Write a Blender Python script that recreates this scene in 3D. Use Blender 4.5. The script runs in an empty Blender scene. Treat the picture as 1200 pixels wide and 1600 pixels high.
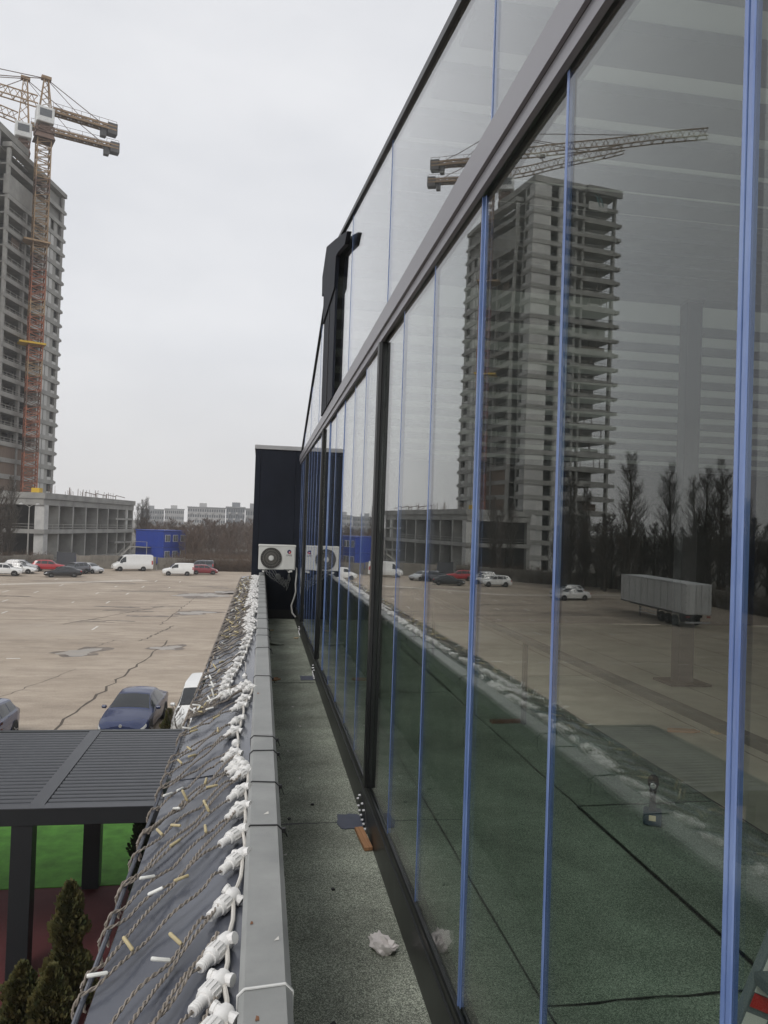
import bpy, bmesh, math, random
from mathutils import Vector, Matrix, Euler
import numpy as np
R = math.radians
random.seed(7)
SC = bpy.context.scene
COL = SC.collection

# ------------------------------------------------------------------ camera
PSI, TH, RO, F = R(9.1), R(1.1), R(1.95), 1190.0
CAMZ = 8.2
cd = bpy.data.cameras.new('camera'); cam = bpy.data.objects.new('camera', cd); COL.objects.link(cam)
cd.sensor_fit = 'VERTICAL'; cd.sensor_height = 24.0; cd.lens = F / 1600.0 * 24.0
cd.clip_start = 0.02; cd.clip_end = 6000
def camvec(v):
    x, y, z = v
    y, z = math.cos(TH) * y - math.sin(TH) * z, math.sin(TH) * y + math.cos(TH) * z
    return Vector((math.cos(PSI) * x + math.sin(PSI) * y, -math.sin(PSI) * x + math.cos(PSI) * y, z))
_r, _u, _f = camvec((math.cos(RO), 0, math.sin(RO))), camvec((-math.sin(RO), 0, math.cos(RO))), camvec((0, 1, 0))
M = Matrix(((_r.x, _u.x, -_f.x, 0), (_r.y, _u.y, -_f.y, 0), (_r.z, _u.z, -_f.z, CAMZ), (0, 0, 0, 1)))
cam.matrix_world = M
SC.camera = cam

# ------------------------------------------------------------------ sky, sun, exposure
SUN_EL, SUN_AZ = R(48), R(215)          # azimuth clockwise from +Y
W = bpy.data.worlds.new('World'); SC.world = W; W.use_nodes = True
nt = W.node_tree; nt.nodes.clear(); N = nt.nodes.new; L = nt.links.new
out = N('ShaderNodeOutputWorld'); bg = N('ShaderNodeBackground'); L(bg.outputs[0], out.inputs[0])
sky = N('ShaderNodeTexSky'); sky.sky_type = 'NISHITA'; sky.sun_disc = False
sky.sun_elevation = SUN_EL; sky.sun_rotation = SUN_AZ; sky.dust_density = 4; sky.air_density = 1.0
skm = N('ShaderNodeVectorMath'); skm.operation = 'SCALE'; skm.inputs[3].default_value = 0.10
L(sky.outputs[0], skm.inputs[0])
tc = N('ShaderNodeTexCoord'); mp = N('ShaderNodeMapping'); mp.inputs[3].default_value = (1, 1, 2.6)
L(tc.outputs['Generated'], mp.inputs[0])
nz = N('ShaderNodeTexNoise'); nz.inputs['Scale'].default_value = 2.2; nz.inputs['Detail'].default_value = 5; nz.inputs['Roughness'].default_value = .5
L(mp.outputs[0], nz.inputs['Vector'])
cr = N('ShaderNodeValToRGB')
cr.color_ramp.elements[0].position = .30; cr.color_ramp.elements[0].color = (.70, .715, .75, 1)
cr.color_ramp.elements[1].position = .70; cr.color_ramp.elements[1].color = (.88, .885, .905, 1)
L(nz.outputs['Fac'], cr.inputs[0])
# thinner, warmer cloud low over the horizon
sx = N('ShaderNodeSeparateXYZ'); L(tc.outputs['Generated'], sx.inputs[0])
mr = N('ShaderNodeMapRange'); mr.inputs['From Min'].default_value = 0.0; mr.inputs['From Max'].default_value = .22
mr.inputs['To Min'].default_value = .75; mr.inputs['To Max'].default_value = 0
L(sx.outputs['Z'], mr.inputs['Value'])
mh = N('ShaderNodeMix'); mh.data_type = 'RGBA'; mh.inputs['B'].default_value = (.80, .78, .765, 1)
L(mr.outputs[0], mh.inputs['Factor']); L(cr.outputs[0], mh.inputs['A'])
mx = N('ShaderNodeMix'); mx.data_type = 'RGBA'; mx.inputs['Factor'].default_value = .92
L(skm.outputs[0], mx.inputs['A']); L(mh.outputs['Result'], mx.inputs['B'])
L(mx.outputs['Result'], bg.inputs[0]); bg.inputs[1].default_value = 1.06
sd = bpy.data.lights.new('sun', 'SUN'); sd.energy = 1.35; sd.angle = R(22); sd.color = (1, .97, .93)
sun = bpy.data.objects.new('sun', sd); COL.objects.link(sun)
sdir = Vector((math.sin(SUN_AZ) * math.cos(SUN_EL), math.cos(SUN_AZ) * math.cos(SUN_EL), math.sin(SUN_EL)))
sun.rotation_euler = sdir.to_track_quat('Z', 'Y').to_euler(); sun.location = (0, 0, 60)
SC.view_settings.view_transform = 'Standard'; SC.view_settings.look = 'None'
SC.view_settings.exposure = 0.0; SC.view_settings.gamma = 1.0; SC.view_settings.use_curve_mapping = False
SC.render.engine = 'CYCLES'
cy = SC.cycles; cy.use_denoising = True; cy.max_bounces = 8; cy.diffuse_bounces = 3; cy.glossy_bounces = 5
cy.transmission_bounces = 4; cy.transparent_max_bounces = 40; cy.caustics_reflective = False; cy.caustics_refractive = False
cy.use_adaptive_sampling = True; cy.adaptive_threshold = 0.02

# ------------------------------------------------------------------ helpers
class MB:
    def __init__(s): s.v, s.f = [], []
    def add(s, vs, fs):
        o = len(s.v); s.v += [tuple(p) for p in vs]; s.f += [tuple(i + o for i in q) for q in fs]; return s
    def box(s, x0, x1, y0, y1, z0, z1):
        return s.add([(x0,y0,z0),(x1,y0,z0),(x1,y1,z0),(x0,y1,z0),(x0,y0,z1),(x1,y0,z1),(x1,y1,z1),(x0,y1,z1)],
                     [(3,2,1,0),(4,5,6,7),(0,1,5,4),(1,2,6,5),(2,3,7,6),(3,0,4,7)])
    def obox(s, c, size, mat):
        a, b, d = size[0]/2, size[1]/2, size[2]/2; c = Vector(c)
        vs = [c + mat @ Vector(p) for p in [(-a,-b,-d),(a,-b,-d),(a,b,-d),(-a,b,-d),(-a,-b,d),(a,-b,d),(a,b,d),(-a,b,d)]]
        return s.add(vs, [(3,2,1,0),(4,5,6,7),(0,1,5,4),(1,2,6,5),(2,3,7,6),(3,0,4,7)])
    def cone(s, p0, p1, r0, r1, n=6, caps=True):
        p0, p1 = Vector(p0), Vector(p1); d = p1 - p0
        if d.length < 1e-7: return s
        d.normalize(); a = d.orthogonal().normalized(); b = d.cross(a)
        vs = []
        for i in range(n):
            t = 2*math.pi*i/n; e = a*math.cos(t) + b*math.sin(t)
            vs += [p0 + e*r0, p1 + e*r1]
        fs = [(2*i, 2*((i+1)%n), 2*((i+1)%n)+1, 2*i+1) for i in range(n)]
        if caps: fs += [tuple(2*i for i in reversed(range(n))), tuple(2*i+1 for i in range(n))]
        return s.add(vs, fs)
    def bar(s, p0, p1, w, h=None):
        h = h or w; p0, p1 = Vector(p0), Vector(p1); d = (p1-p0)
        if d.length < 1e-7: return s
        l = d.length; d.normalize()
        up = Vector((0,0,1)) if abs(d.z) < .95 else Vector((1,0,0))
        a = d.cross(up).normalized(); b = a.cross(d)
        m = Matrix((a, d, b)).transposed()
        return s.obox((p0+p1)/2, (w, l, h), m)
    def tube(s, pts, r, n=6, caps=True):
        pts = [Vector(p) for p in pts]; k = len(pts); rs = r if isinstance(r, (list, tuple)) else [r]*k
        a = None; o = len(s.v)
        for i, p in enumerate(pts):
            d = (pts[min(i+1,k-1)] - pts[max(i-1,0)]).normalized()
            if a is None: a = d.orthogonal().normalized()
            else:
                a = a - d*a.dot(d); a = a.normalized() if a.length > 1e-6 else d.orthogonal().normalized()
            b = d.cross(a)
            for j in range(n):
                t = 2*math.pi*j/n; s.v.append(tuple(p + (a*math.cos(t)+b*math.sin(t))*rs[i]))
        for i in range(k-1):
            for j in range(n):
                s.f.append((o+i*n+j, o+i*n+(j+1)%n, o+(i+1)*n+(j+1)%n, o+(i+1)*n+j))
        if caps:
            s.f.append(tuple(o+j for j in reversed(range(n)))); s.f.append(tuple(o+(k-1)*n+j for j in range(n)))
        return s
    def prism(s, poly, x0, x1, axis='x'):
        n = len(poly); k = {'x': lambda a,b,t:(t,a,b), 'y': lambda a,b,t:(a,t,b), 'z': lambda a,b,t:(a,b,t)}[axis]
        vs = [k(a,b,x0) for a,b in poly] + [k(a,b,x1) for a,b in poly]
        return s.add(vs, [tuple(reversed(range(n))), tuple(range(n,2*n))] + [(i,(i+1)%n,n+(i+1)%n,n+i) for i in range(n)])
    def lathe(s, prof, c=(0,0,0), n=16, axis='z'):
        o = len(s.v)
        for r, h in prof:
            for j in range(n):
                t = 2*math.pi*j/n; a, b = r*math.cos(t), r*math.sin(t)
                p = (a,b,h) if axis=='z' else ((h,a,b) if axis=='x' else (b,h,a))
                s.v.append((p[0]+c[0], p[1]+c[1], p[2]+c[2]))
        for i in range(len(prof)-1):
            for j in range(n): s.f.append((o+i*n+j, o+i*n+(j+1)%n, o+(i+1)*n+(j+1)%n, o+(i+1)*n+j))
        s.f.append(tuple(o+j for j in reversed(range(n)))); s.f.append(tuple(o+(len(prof)-1)*n+j for j in range(n)))
        return s
    def mesh(s, name, m, smooth=False, fix=True):
        me = bpy.data.meshes.new(name); me.from_pydata(s.v, [], s.f)
        if fix and len(s.f) < 20000:
            bm = bmesh.new(); bm.from_mesh(me); bmesh.ops.recalc_face_normals(bm, faces=bm.faces); bm.to_mesh(me); bm.free()
        if smooth:
            me.polygons.foreach_set('use_smooth', [True]*len(me.polygons))
            try: me.set_sharp_from_angle(angle=R(smooth if smooth is not True else 40))
            except Exception: pass
        if m: me.materials.append(m)
        me.update(); return me
    def build(s, name, m, parent=None, smooth=False, bevel=0, loc=None, fix=True):
        o = put(name, s.mesh(name, m, smooth, fix), parent, loc)
        if bevel:
            b = o.modifiers.new('bevel', 'BEVEL'); b.width = bevel; b.segments = 2; b.limit_method = 'ANGLE'
        return o
def put(name, me, parent=None, loc=None, rot=None, scale=None):
    o = bpy.data.objects.new(name, me); COL.objects.link(o)
    if parent: o.parent = parent
    if loc is not None: o.location = loc
    if rot is not None: o.rotation_euler = rot
    if scale is not None: o.scale = (scale,)*3 if isinstance(scale, (int, float)) else scale
    return o
def tag(o, label, cat, group=None):
    o['label'] = label; o['category'] = cat
    if group: o['group'] = group
    return o
def thing(name, label, cat, loc=(0,0,0), rz=0, group=None, scale=None):
    o = put(name, None, None, loc, (0,0,rz), scale); o.empty_display_size = .2
    return tag(o, label, cat, group)
def struct(o): o['kind'] = 'structure'; return o
def copy_tree(o, parent=None):
    c = o.copy(); COL.objects.link(c); c.parent = parent
    for ch in list(o.children): copy_tree(ch, c)
    return c
def text_mesh(txt, size, m, name='lettering', extrude=.001):
    cu = bpy.data.curves.new(name, 'FONT'); cu.body = txt; cu.size = size; cu.extrude = extrude; cu.align_x = 'CENTER'; cu.align_y = 'CENTER'
    cu.resolution_u = 3
    o = bpy.data.objects.new(name, cu); COL.objects.link(o)
    me = bpy.data.meshes.new_from_object(o.evaluated_get(bpy.context.evaluated_depsgraph_get()))
    bpy.data.objects.remove(o); me.materials.clear(); me.materials.append(m); return me

# ------------------------------------------------------------------ materials
def mat(name, col, rough=.6, metal=0, var=.15, scale=2.0, bump=0, bscale=40, col2=None, spec=.5, stretch=None, rand=0, coat=0, rvar=0):
    m = bpy.data.materials.new(name); m.use_nodes = True; t = m.node_tree; n = t.nodes.new; l = t.links.new
    b = t.nodes['Principled BSDF']; b.inputs['Roughness'].default_value = rough; b.inputs['Metallic'].default_value = metal
    b.inputs['Specular IOR Level'].default_value = spec; b.inputs['Coat Weight'].default_value = coat
    tc = n('ShaderNodeTexCoord'); vec = tc.outputs['Object']
    if stretch:
        mp = n('ShaderNodeMapping'); mp.inputs[3].default_value = stretch; l(vec, mp.inputs[0]); vec = mp.outputs[0]
    no = n('ShaderNodeTexNoise'); no.inputs['Scale'].default_value = scale; no.inputs['Detail'].default_value = 6; no.inputs['Roughness'].default_value = .62
    l(vec, no.inputs['Vector'])
    r = n('ShaderNodeValToRGB'); r.color_ramp.elements[0].position = .3; r.color_ramp.elements[1].position = .7
    c2 = col2 or tuple(min(1, c*(1+var)) for c in col); c1 = col if col2 else tuple(c*(1-var) for c in col)
    r.color_ramp.elements[0].color = (*c1, 1); r.color_ramp.elements[1].color = (*c2, 1)
    l(no.outputs['Fac'], r.inputs[0]); c = r.outputs[0]
    if rand:
        oi = n('ShaderNodeObjectInfo'); mr = n('ShaderNodeMapRange'); mr.inputs['To Min'].default_value = 1-rand; mr.inputs['To Max'].default_value = 1+rand
        l(oi.outputs['Random'], mr.inputs['Value']); vm = n('ShaderNodeVectorMath'); vm.operation = 'SCALE'
        l(c, vm.inputs[0]); l(mr.outputs[0], vm.inputs[3]); c = vm.outputs[0]
    l(c, b.inputs['Base Color'])
    if rvar:
        mr2 = n('ShaderNodeMapRange'); mr2.inputs['To Min'].default_value = max(.02, rough-rvar); mr2.inputs['To Max'].default_value = rough+rvar
        l(no.outputs['Fac'], mr2.inputs['Value']); l(mr2.outputs[0], b.inputs['Roughness'])
    if bump:
        n2 = n('ShaderNodeTexNoise'); n2.inputs['Scale'].default_value = bscale; n2.inputs['Detail'].default_value = 4
        l(vec, n2.inputs['Vector']); bp = n('ShaderNodeBump'); bp.inputs['Strength'].default_value = bump; bp.inputs['Distance'].default_value = .02
        l(n2.outputs['Fac'], bp.inputs['Height']); l(bp.outputs[0], b.inputs['Normal'])
    return m

def glass_mat(name, tint, r0=.05, boost=1.0, gloss=(1,1,1)):
    m = bpy.data.materials.new(name); m.use_nodes = True; t = m.node_tree; t.nodes.clear(); n = t.nodes.new; l = t.links.new
    o = n('ShaderNodeOutputMaterial'); mxs = n('ShaderNodeMixShader'); tr = n('ShaderNodeBsdfTransparent'); gl = n('ShaderNodeBsdfGlossy')
    tr.inputs[0].default_value = (*tint, 1); gl.inputs[0].default_value = (*gloss, 1); gl.inputs['Roughness'].default_value = 0.0
    tcx = n('ShaderNodeTexCoord'); nw = n('ShaderNodeTexNoise'); nw.inputs['Scale'].default_value = 1.3; nw.inputs['Detail'].default_value = 1; l(tcx.outputs['Object'], nw.inputs['Vector'])
    bw = n('ShaderNodeBump'); bw.inputs['Strength'].default_value = 1; bw.inputs['Distance'].default_value = .0011; l(nw.outputs['Fac'], bw.inputs['Height']); l(bw.outputs[0], gl.inputs['Normal'])
    nd = n('ShaderNodeTexNoise'); nd.inputs['Scale'].default_value = 5; nd.inputs['Detail'].default_value = 8; nd.inputs['Roughness'].default_value = .7; l(tcx.outputs['Object'], nd.inputs['Vector'])
    rd_ = n('ShaderNodeMapRange'); rd_.inputs['From Min'].default_value = .45; rd_.inputs['From Max'].default_value = .8; rd_.inputs['To Min'].default_value = .0; rd_.inputs['To Max'].default_value = .014; l(nd.outputs['Fac'], rd_.inputs['Value'])
    df = n('ShaderNodeBsdfDiffuse'); df.inputs[0].default_value = (.55,.54,.50,1); md = n('ShaderNodeMixShader'); l(rd_.outputs[0], md.inputs[0])
    g = n('ShaderNodeNewGeometry'); d = n('ShaderNodeVectorMath'); d.operation = 'DOT_PRODUCT'; l(g.outputs['Normal'], d.inputs[0]); l(g.outputs['Incoming'], d.inputs[1])
    ab = n('ShaderNodeMath'); ab.operation = 'ABSOLUTE'; l(d.outputs['Value'], ab.inputs[0])
    om = n('ShaderNodeMath'); om.operation = 'SUBTRACT'; om.inputs[0].default_value = 1; l(ab.outputs[0], om.inputs[1])
    pw = n('ShaderNodeMath'); pw.operation = 'POWER'; pw.inputs[1].default_value = 5; l(om.outputs[0], pw.inputs[0])
    ma = n('ShaderNodeMath'); ma.operation = 'MULTIPLY_ADD'; ma.inputs[1].default_value = (1-r0)*boost; ma.inputs[2].default_value = r0; ma.use_clamp = True
    l(pw.outputs[0], ma.inputs[0]); l(ma.outputs[0], mxs.inputs[0]); l(tr.outputs[0], mxs.inputs[1]); l(gl.outputs[0], mxs.inputs[2]); l(mxs.outputs[0], md.inputs[1]); l(df.outputs[0], md.inputs[2]); l(md.outputs[0], o.inputs[0])
    return m

MAT = {}
def mm(k, *a, **kw): MAT[k] = mat(k, *a, **kw); return MAT[k]
mm('ground', (.13,.12,.10), .95, var=.3, scale=.05)
mm('bright_floor', (.46,.445,.36), .7, var=.25, scale=1.2)  # made-up pale floor, brightness beyond the railing put into its colour
mm('alu_dark', (.013,.014,.0145), .40, var=.12, scale=4, spec=.5, rvar=.06)
mm('alu_skylit', (.235,.232,.255), .34, var=.08, scale=2, spec=.8, rvar=.05)  # frame aluminium made paler, reflected sky brightness put into the base colour
mm('alu_black', (.008,.008,.009), .5)
mm('blue_seal', (.10,.17,.42), .2, var=.2, scale=9, col2=(.25,.345,.60), spec=.8, stretch=(1,1,.3), rvar=.12, rand=.12)
mm('navy_clad', (.011,.014,.023), .65, var=.2, scale=1.5, spec=.25)
mm('flash_grey', (.36,.36,.36), .45, var=.1, scale=3)
mm('cap_grey', (.24,.247,.24), .5, col2=(.335,.34,.33), scale=5, bump=.05, bscale=12, rvar=.1)
mm('rust', (.20,.095,.05), .9, var=.3, scale=40)
mm('sheet_grey', (.095,.102,.124), .20, var=.10, scale=3, bump=.04, bscale=6, spec=.5, rvar=.06)
mm('white_plastic', (.78,.77,.75), .42, var=.06, scale=30)
mm('cable_white', (.66,.63,.58), .5, var=.08, scale=30)
mm('wire', (.27,.235,.20), .5, var=.22, scale=60)
mm('bulb_amber', (.50,.42,.24), .25, var=.12, scale=30, spec=.6)
mm('bulb_clear', (.80,.80,.76), .2, var=.05, scale=30, spec=.6)
mm('tie_black', (.012,.012,.013), .45)
mm('tie_white', (.7,.7,.68), .45)
mm('ac_white', (.66,.66,.63), .45, var=.05, scale=5)
mm('ac_dark', (.03,.03,.03), .6)
mm('ac_grille', (.20,.19,.17), .5)
mm('logo_blue', (.01,.018,.10), .5); mm('logo_red', (.55,.03,.03), .5); mm('ink', (.02,.02,.025), .6)
mm('pipe_grey', (.36,.36,.35), .6)
mm('wood', (.36,.19,.095), .75, var=.3, scale=6, stretch=(1,12,1))
mm('wood_dark', (.14,.065,.04), .7, var=.3, scale=6, stretch=(1,12,1))
mm('wood_pale', (.5,.38,.23), .75, var=.2, scale=6)
mm('tissue', (.72,.68,.66), .9, var=.08, scale=30)
mm('patch_blue', (.075,.085,.12), .5, var=.15, scale=14)
mm('steel_bright', (.6,.6,.6), .35, metal=.8)
mm('column_clad', (.05,.05,.056), .5)
mm('room_wall', (.035,.038,.04), .7, var=.1)
mm('rail_green', (.022,.036,.030), .45)
mm('purlin', (.24,.245,.275), .6)
mm('tool_black', (.012,.012,.013), .5); mm('tool_blue', (.01,.035,.055), .45); mm('label_cream', (.68,.58,.38), .6)
mm('ladder_grey', (.12,.14,.15), .45); mm('sticker_white', (.62,.62,.58), .5); mm('sticker_red', (.5,.02,.02), .5)
mm('concrete', (.31,.305,.285), .85, var=.24, scale=.35, bump=.15, bscale=3, rand=.10)
mm('concrete_pale', (.50,.495,.475), .8, var=.16, scale=.6, rand=.10)
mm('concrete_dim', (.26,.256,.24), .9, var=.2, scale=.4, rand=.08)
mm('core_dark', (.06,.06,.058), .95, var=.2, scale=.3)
mm('timber_board', (.17,.125,.095), .9, var=.3, scale=3, stretch=(6,6,.3))
mm('guard', (.35,.34,.31), .7)
mm('crane_ochre', (.29,.195,.11), .6, var=.25, scale=1.5, rand=.15)
mm('crane_red', (.27,.098,.052), .6, var=.3, scale=1.5, rand=.2)
mm('crane_dark', (.13,.08,.058), .6, var=.2)
mm('crane_white', (.66,.67,.66), .5)
mm('crane_weight', (.09,.09,.09), .8)
mm('yellow_paint', (.62,.40,.03), .5)
mm('office_blue', (.012,.045,.30), .45, var=.12, scale=1)
mm('office_white', (.62,.62,.60), .5)
mm('dark_glass', (.018,.021,.024), .08, var=.1, spec=.7)
mm('far_glass', (.13,.14,.15), .2)
mm('far_wall', (.42,.415,.41), .8, var=.12, scale=.1); mm('far_wall_grey', (.30,.305,.31), .8, var=.12, scale=.1)
mm('far_wall_dark', (.22,.23,.245), .7, var=.12, scale=.1)
mm('bark', (.085,.070,.058), .9, var=.3, scale=3, rand=.15)
mm('bark_brown', (.125,.088,.066), .9, var=.3, scale=3, rand=.2)
mm('bark_dark', (.075,.066,.054), .9, var=.3, scale=3, rand=.15)
mm('thuja', (.035,.055,.018), .8, col2=(.13,.105,.03), scale=5)
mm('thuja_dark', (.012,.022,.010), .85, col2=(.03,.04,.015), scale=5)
mm('red_shrub', (.11,.035,.025), .85, var=.35, scale=9)
mm('lawn', (.085,.25,.03), .9, var=.3, scale=2.5, bump=.6, bscale=90)
mm('red_rubber', (.085,.018,.019), .85, var=.15, scale=2, bump=.2, bscale=120)
mm('pergola', (.058,.062,.070), .42, var=.06)
mm('pergola_frame', (.015,.019,.021), .42, var=.06)
mm('tyre', (.015,.015,.015), .85); mm('rim', (.42,.42,.43), .35, metal=.6)
mm('car_navy', (.013,.024,.080), .25, var=.05, coat=.4); mm('car_white', (.70,.70,.68), .28, var=.03, coat=.5)
mm('car_red', (.36,.012,.02), .25, var=.05, coat=.6); mm('car_black', (.014,.016,.020), .22, var=.05, coat=.6)
mm('car_grey', (.09,.095,.11), .25, var=.05, coat=.6); mm('car_blue', (.02,.038,.11), .25, var=.05, coat=.6)
mm('car_silver', (.42,.43,.44), .28, var=.05, coat=.5)
mm('car_maroon', (.20,.02,.03), .28, var=.05, coat=.5)
mm('lamp_clear', (.55,.56,.55), .12, spec=.8); mm('lamp_red', (.35,.01,.01), .2); mm('plastic_black', (.014,.014,.015), .6)
mm('trailer_white', (.60,.61,.60), .5, var=.08, scale=.4); mm('plate', (.7,.7,.68), .5)
mm('tar', (.085,.068,.053), .9, var=.3, scale=4)
mm('paint_white', (.62,.60,.56), .8, var=.2, scale=3)
mm('fence_conc', (.19,.175,.15), .9, var=.25, scale=1.2, rand=.15)
mm('fence_steel', (.055,.06,.07), .6, var=.1)
mm('soil', (.09,.07,.05), .95, var=.3, scale=3)
mm('scrub', (.11,.075,.052), .95, var=.35, scale=2)
mm('building_wall', (.3,.3,.3), .8, var=.1)
MAT['pane'] = glass_mat('pane', (.915,.95,.925), .070, 1.0)
MAT['pane_up'] = glass_mat('pane_up', (.93,.95,.945), .085, 1.0)
def fabric():
    m = bpy.data.materials.new('roof_fabric'); m.use_nodes = True; t = m.node_tree; t.nodes.clear(); n = t.nodes.new; l = t.links.new
    o = n('ShaderNodeOutputMaterial'); a = n('ShaderNodeAddShader'); d = n('ShaderNodeBsdfDiffuse'); tl = n('ShaderNodeBsdfTranslucent')
    d.inputs[0].default_value = (.38,.39,.375,1); tl.inputs[0].default_value = (.205,.21,.205,1)
    l(d.outputs[0], a.inputs[0]); l(tl.outputs[0], a.inputs[1]); l(a.outputs[0], o.inputs[0]); return m
MAT['fabric'] = fabric()
def felt(name, a, b, c):
    m = bpy.data.materials.new(name); m.use_nodes = True; t = m.node_tree; n = t.nodes.new; l = t.links.new
    bs = t.nodes['Principled BSDF']; bs.inputs['Roughness'].default_value = .92; bs.inputs['Specular IOR Level'].default_value = .25
    tc = n('ShaderNodeTexCoord')
    v = n('ShaderNodeTexVoronoi'); v.inputs['Scale'].default_value = 270; l(tc.outputs['Object'], v.inputs['Vector'])
    r = n('ShaderNodeValToRGB'); r.color_ramp.interpolation = 'CONSTANT'
    e = r.color_ramp.elements; e[0].color = (*a,1); e[1].position = .42; e[1].color = (*b,1); x = e.new(.80); x.color = (*c,1)
    sp = n('ShaderNodeSeparateColor'); l(v.outputs['Color'], sp.inputs[0]); l(sp.outputs[0], r.inputs[0])
    no = n('ShaderNodeTexNoise'); no.inputs['Scale'].default_value = 1.7; no.inputs['Detail'].default_value = 7; no.inputs['Roughness'].default_value = .65; l(tc.outputs['Object'], no.inputs['Vector'])
    mr = n('ShaderNodeMapRange'); mr.inputs['From Min'].default_value = .3; mr.inputs['From Max'].default_value = .7; mr.inputs['To Min'].default_value = .62; mr.inputs['To Max'].default_value = 1.3
    l(no.outputs['Fac'], mr.inputs['Value']); s = n('ShaderNodeVectorMath'); s.operation = 'SCALE'; l(r.outputs[0], s.inputs[0]); l(mr.outputs[0], s.inputs[3])
    l(s.outputs[0], bs.inputs['Base Color'])
    bp = n('ShaderNodeBump'); bp.inputs['Strength'].default_value = .4; bp.inputs['Distance'].default_value = .003; l(v.outputs['Distance'], bp.inputs['Height']); l(bp.outputs[0], bs.inputs['Normal'])
    return m
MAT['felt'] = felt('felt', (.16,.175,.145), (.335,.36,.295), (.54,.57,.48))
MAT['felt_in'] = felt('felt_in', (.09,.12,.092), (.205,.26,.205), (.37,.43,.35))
def lot_mat():
    m = bpy.data.materials.new('lot_concrete'); m.use_nodes = True; t = m.node_tree; n = t.nodes.new; l = t.links.new
    bs = t.nodes['Principled BSDF']; tc = n('ShaderNodeTexCoord')
    def noise(sc, st=(1,1,1), det=7, ro=.62, off=(0,0,0)):
        mp = n('ShaderNodeMapping'); mp.inputs[3].default_value = st; mp.inputs[1].default_value = off; l(tc.outputs['Object'], mp.inputs[0])
        k = n('ShaderNodeTexNoise'); k.inputs['Scale'].default_value = sc; k.inputs['Detail'].default_value = det; k.inputs['Roughness'].default_value = ro; l(mp.outputs[0], k.inputs['Vector']); return k.outputs['Fac']
    def ramp(f, p0, p1, c0=(0,0,0), c1=(1,1,1)):
        r = n('ShaderNodeValToRGB'); r.color_ramp.elements[0].position = p0; r.color_ramp.elements[1].position = p1
        r.color_ramp.elements[0].color = (*c0,1); r.color_ramp.elements[1].color = (*c1,1); l(f, r.inputs[0]); return r.outputs[0]
    def mix(f, a, b, mode='MIX'):
        k = n('ShaderNodeMix'); k.data_type = 'RGBA'; k.blend_type = mode
        l(f, k.inputs['Factor']) if not isinstance(f, float) else setattr(k.inputs['Factor'], 'default_value', f)
        for q, w in (('A', a), ('B', b)):
            if isinstance(w, tuple): k.inputs[q].default_value = (*w, 1)
            else: l(w, k.inputs[q])
        return k.outputs['Result']
    base = ramp(noise(.09), .35, .66, (.315,.255,.192), (.455,.385,.305))
    base = mix(ramp(noise(.55, (.5,1.6,1), 8, .7), .42, .70), base, (.225,.178,.135))
    base = mix(ramp(noise(.16, (.35,1,1), 8, .7, (31,7,0)), .53, .66), base, (.16,.125,.095))
    base = mix(ramp(noise(1.6, (.45,1.5,1), 9, .75, (3,9,0)), .50, .78), base, (.19,.15,.115))
    base = mix(ramp(noise(.9, (.3,1.2,1), 8, .7, (13,2,0)), .60, .72), base, (.47,.405,.335))
    base = mix(ramp(noise(.05, (1,1,1), 6, .6, (5,77,0)), .60, .68), base, (.36,.305,.245))
    base = mix(.25, base, ramp(noise(14, (1,1,1), 3), .3, .7, (.18,.15,.12), (.62,.55,.47)), 'MIX')
    l(base, bs.inputs['Base Color'])
    l(ramp(noise(.16, (.35,1,1), 8, .7, (31,7,0)), .58, .76, (.9,.9,.9), (.42,.42,.42)), bs.inputs['Roughness'])
    bs.inputs['Specular IOR Level'].default_value = .35
    bp = n('ShaderNodeBump'); bp.inputs['Strength'].default_value = .25; bp.inputs['Distance'].default_value = .02; l(noise(6), bp.inputs['Height']); l(bp.outputs[0], bs.inputs['Normal'])
    return m
MAT['lot'] = lot_mat()
MAT['puddle'] = mat('puddle', (.26,.225,.185), .34, var=.3, scale=1.2, spec=.5, rvar=.22)
MAT['damp'] = mat('damp', (.15,.120,.094), .6, var=.40, scale=1.2)
G = MAT

# ================================================================== GROUND
struct(MB().box(-2500,2500,-1200,3500,-.6,-.15).build('ground', G['ground']))
LOT = struct(MB().box(-52,60,26.5,127,-.14,0).build('parking_lot', G['lot']))
struct(MB().box(-52,-7.62,-8,26.48,-.14,-.001).build('side_yard', G['lot']))
struct(MB().box(-7.5,-.6,-8,17.85,-.12,-.004).build('red_paving', G['red_rubber']))
struct(MB().box(-7.5,-.6,17.85,25.9,-.12,.012).build('lawn', G['lawn']))
struct(MB().box(-7.5,-.6,25.9,26.49,-.12,.10).box(-7.615,-7.505,-8,26.49,-.12,.09).build('kerb', G['concrete']))
def strip(pts, w, z, m, name, parent):
    mb = MB(); k = len(pts); rnd = random.Random(len(pts)*7+int(abs(pts[0][0])*10))
    vs = []
    for i,(x,y) in enumerate(pts):
        a = Vector(pts[max(i-1,0)]); b = Vector(pts[min(i+1,k-1)]); d = (b-a).normalized(); nrm = Vector((-d.y,d.x)); ww = w*rnd.uniform(.5,1.3)/2
        vs += [(x+nrm.x*ww, y+nrm.y*ww, z), (x-nrm.x*ww, y-nrm.y*ww, z)]
    mb.add(vs, [(2*i,2*i+1,2*i+3,2*i+2) for i in range(k-1)])
    return mb.build(name, m, parent)
def wander(a, b, n, j):
    rnd = random.Random(int(a[0]*31+a[1]*17)); return [(a[0]+(b[0]-a[0])*i/n+rnd.uniform(-j,j), a[1]+(b[1]-a[1])*i/n+rnd.uniform(-j,j)) for i in range(n+1)]
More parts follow.
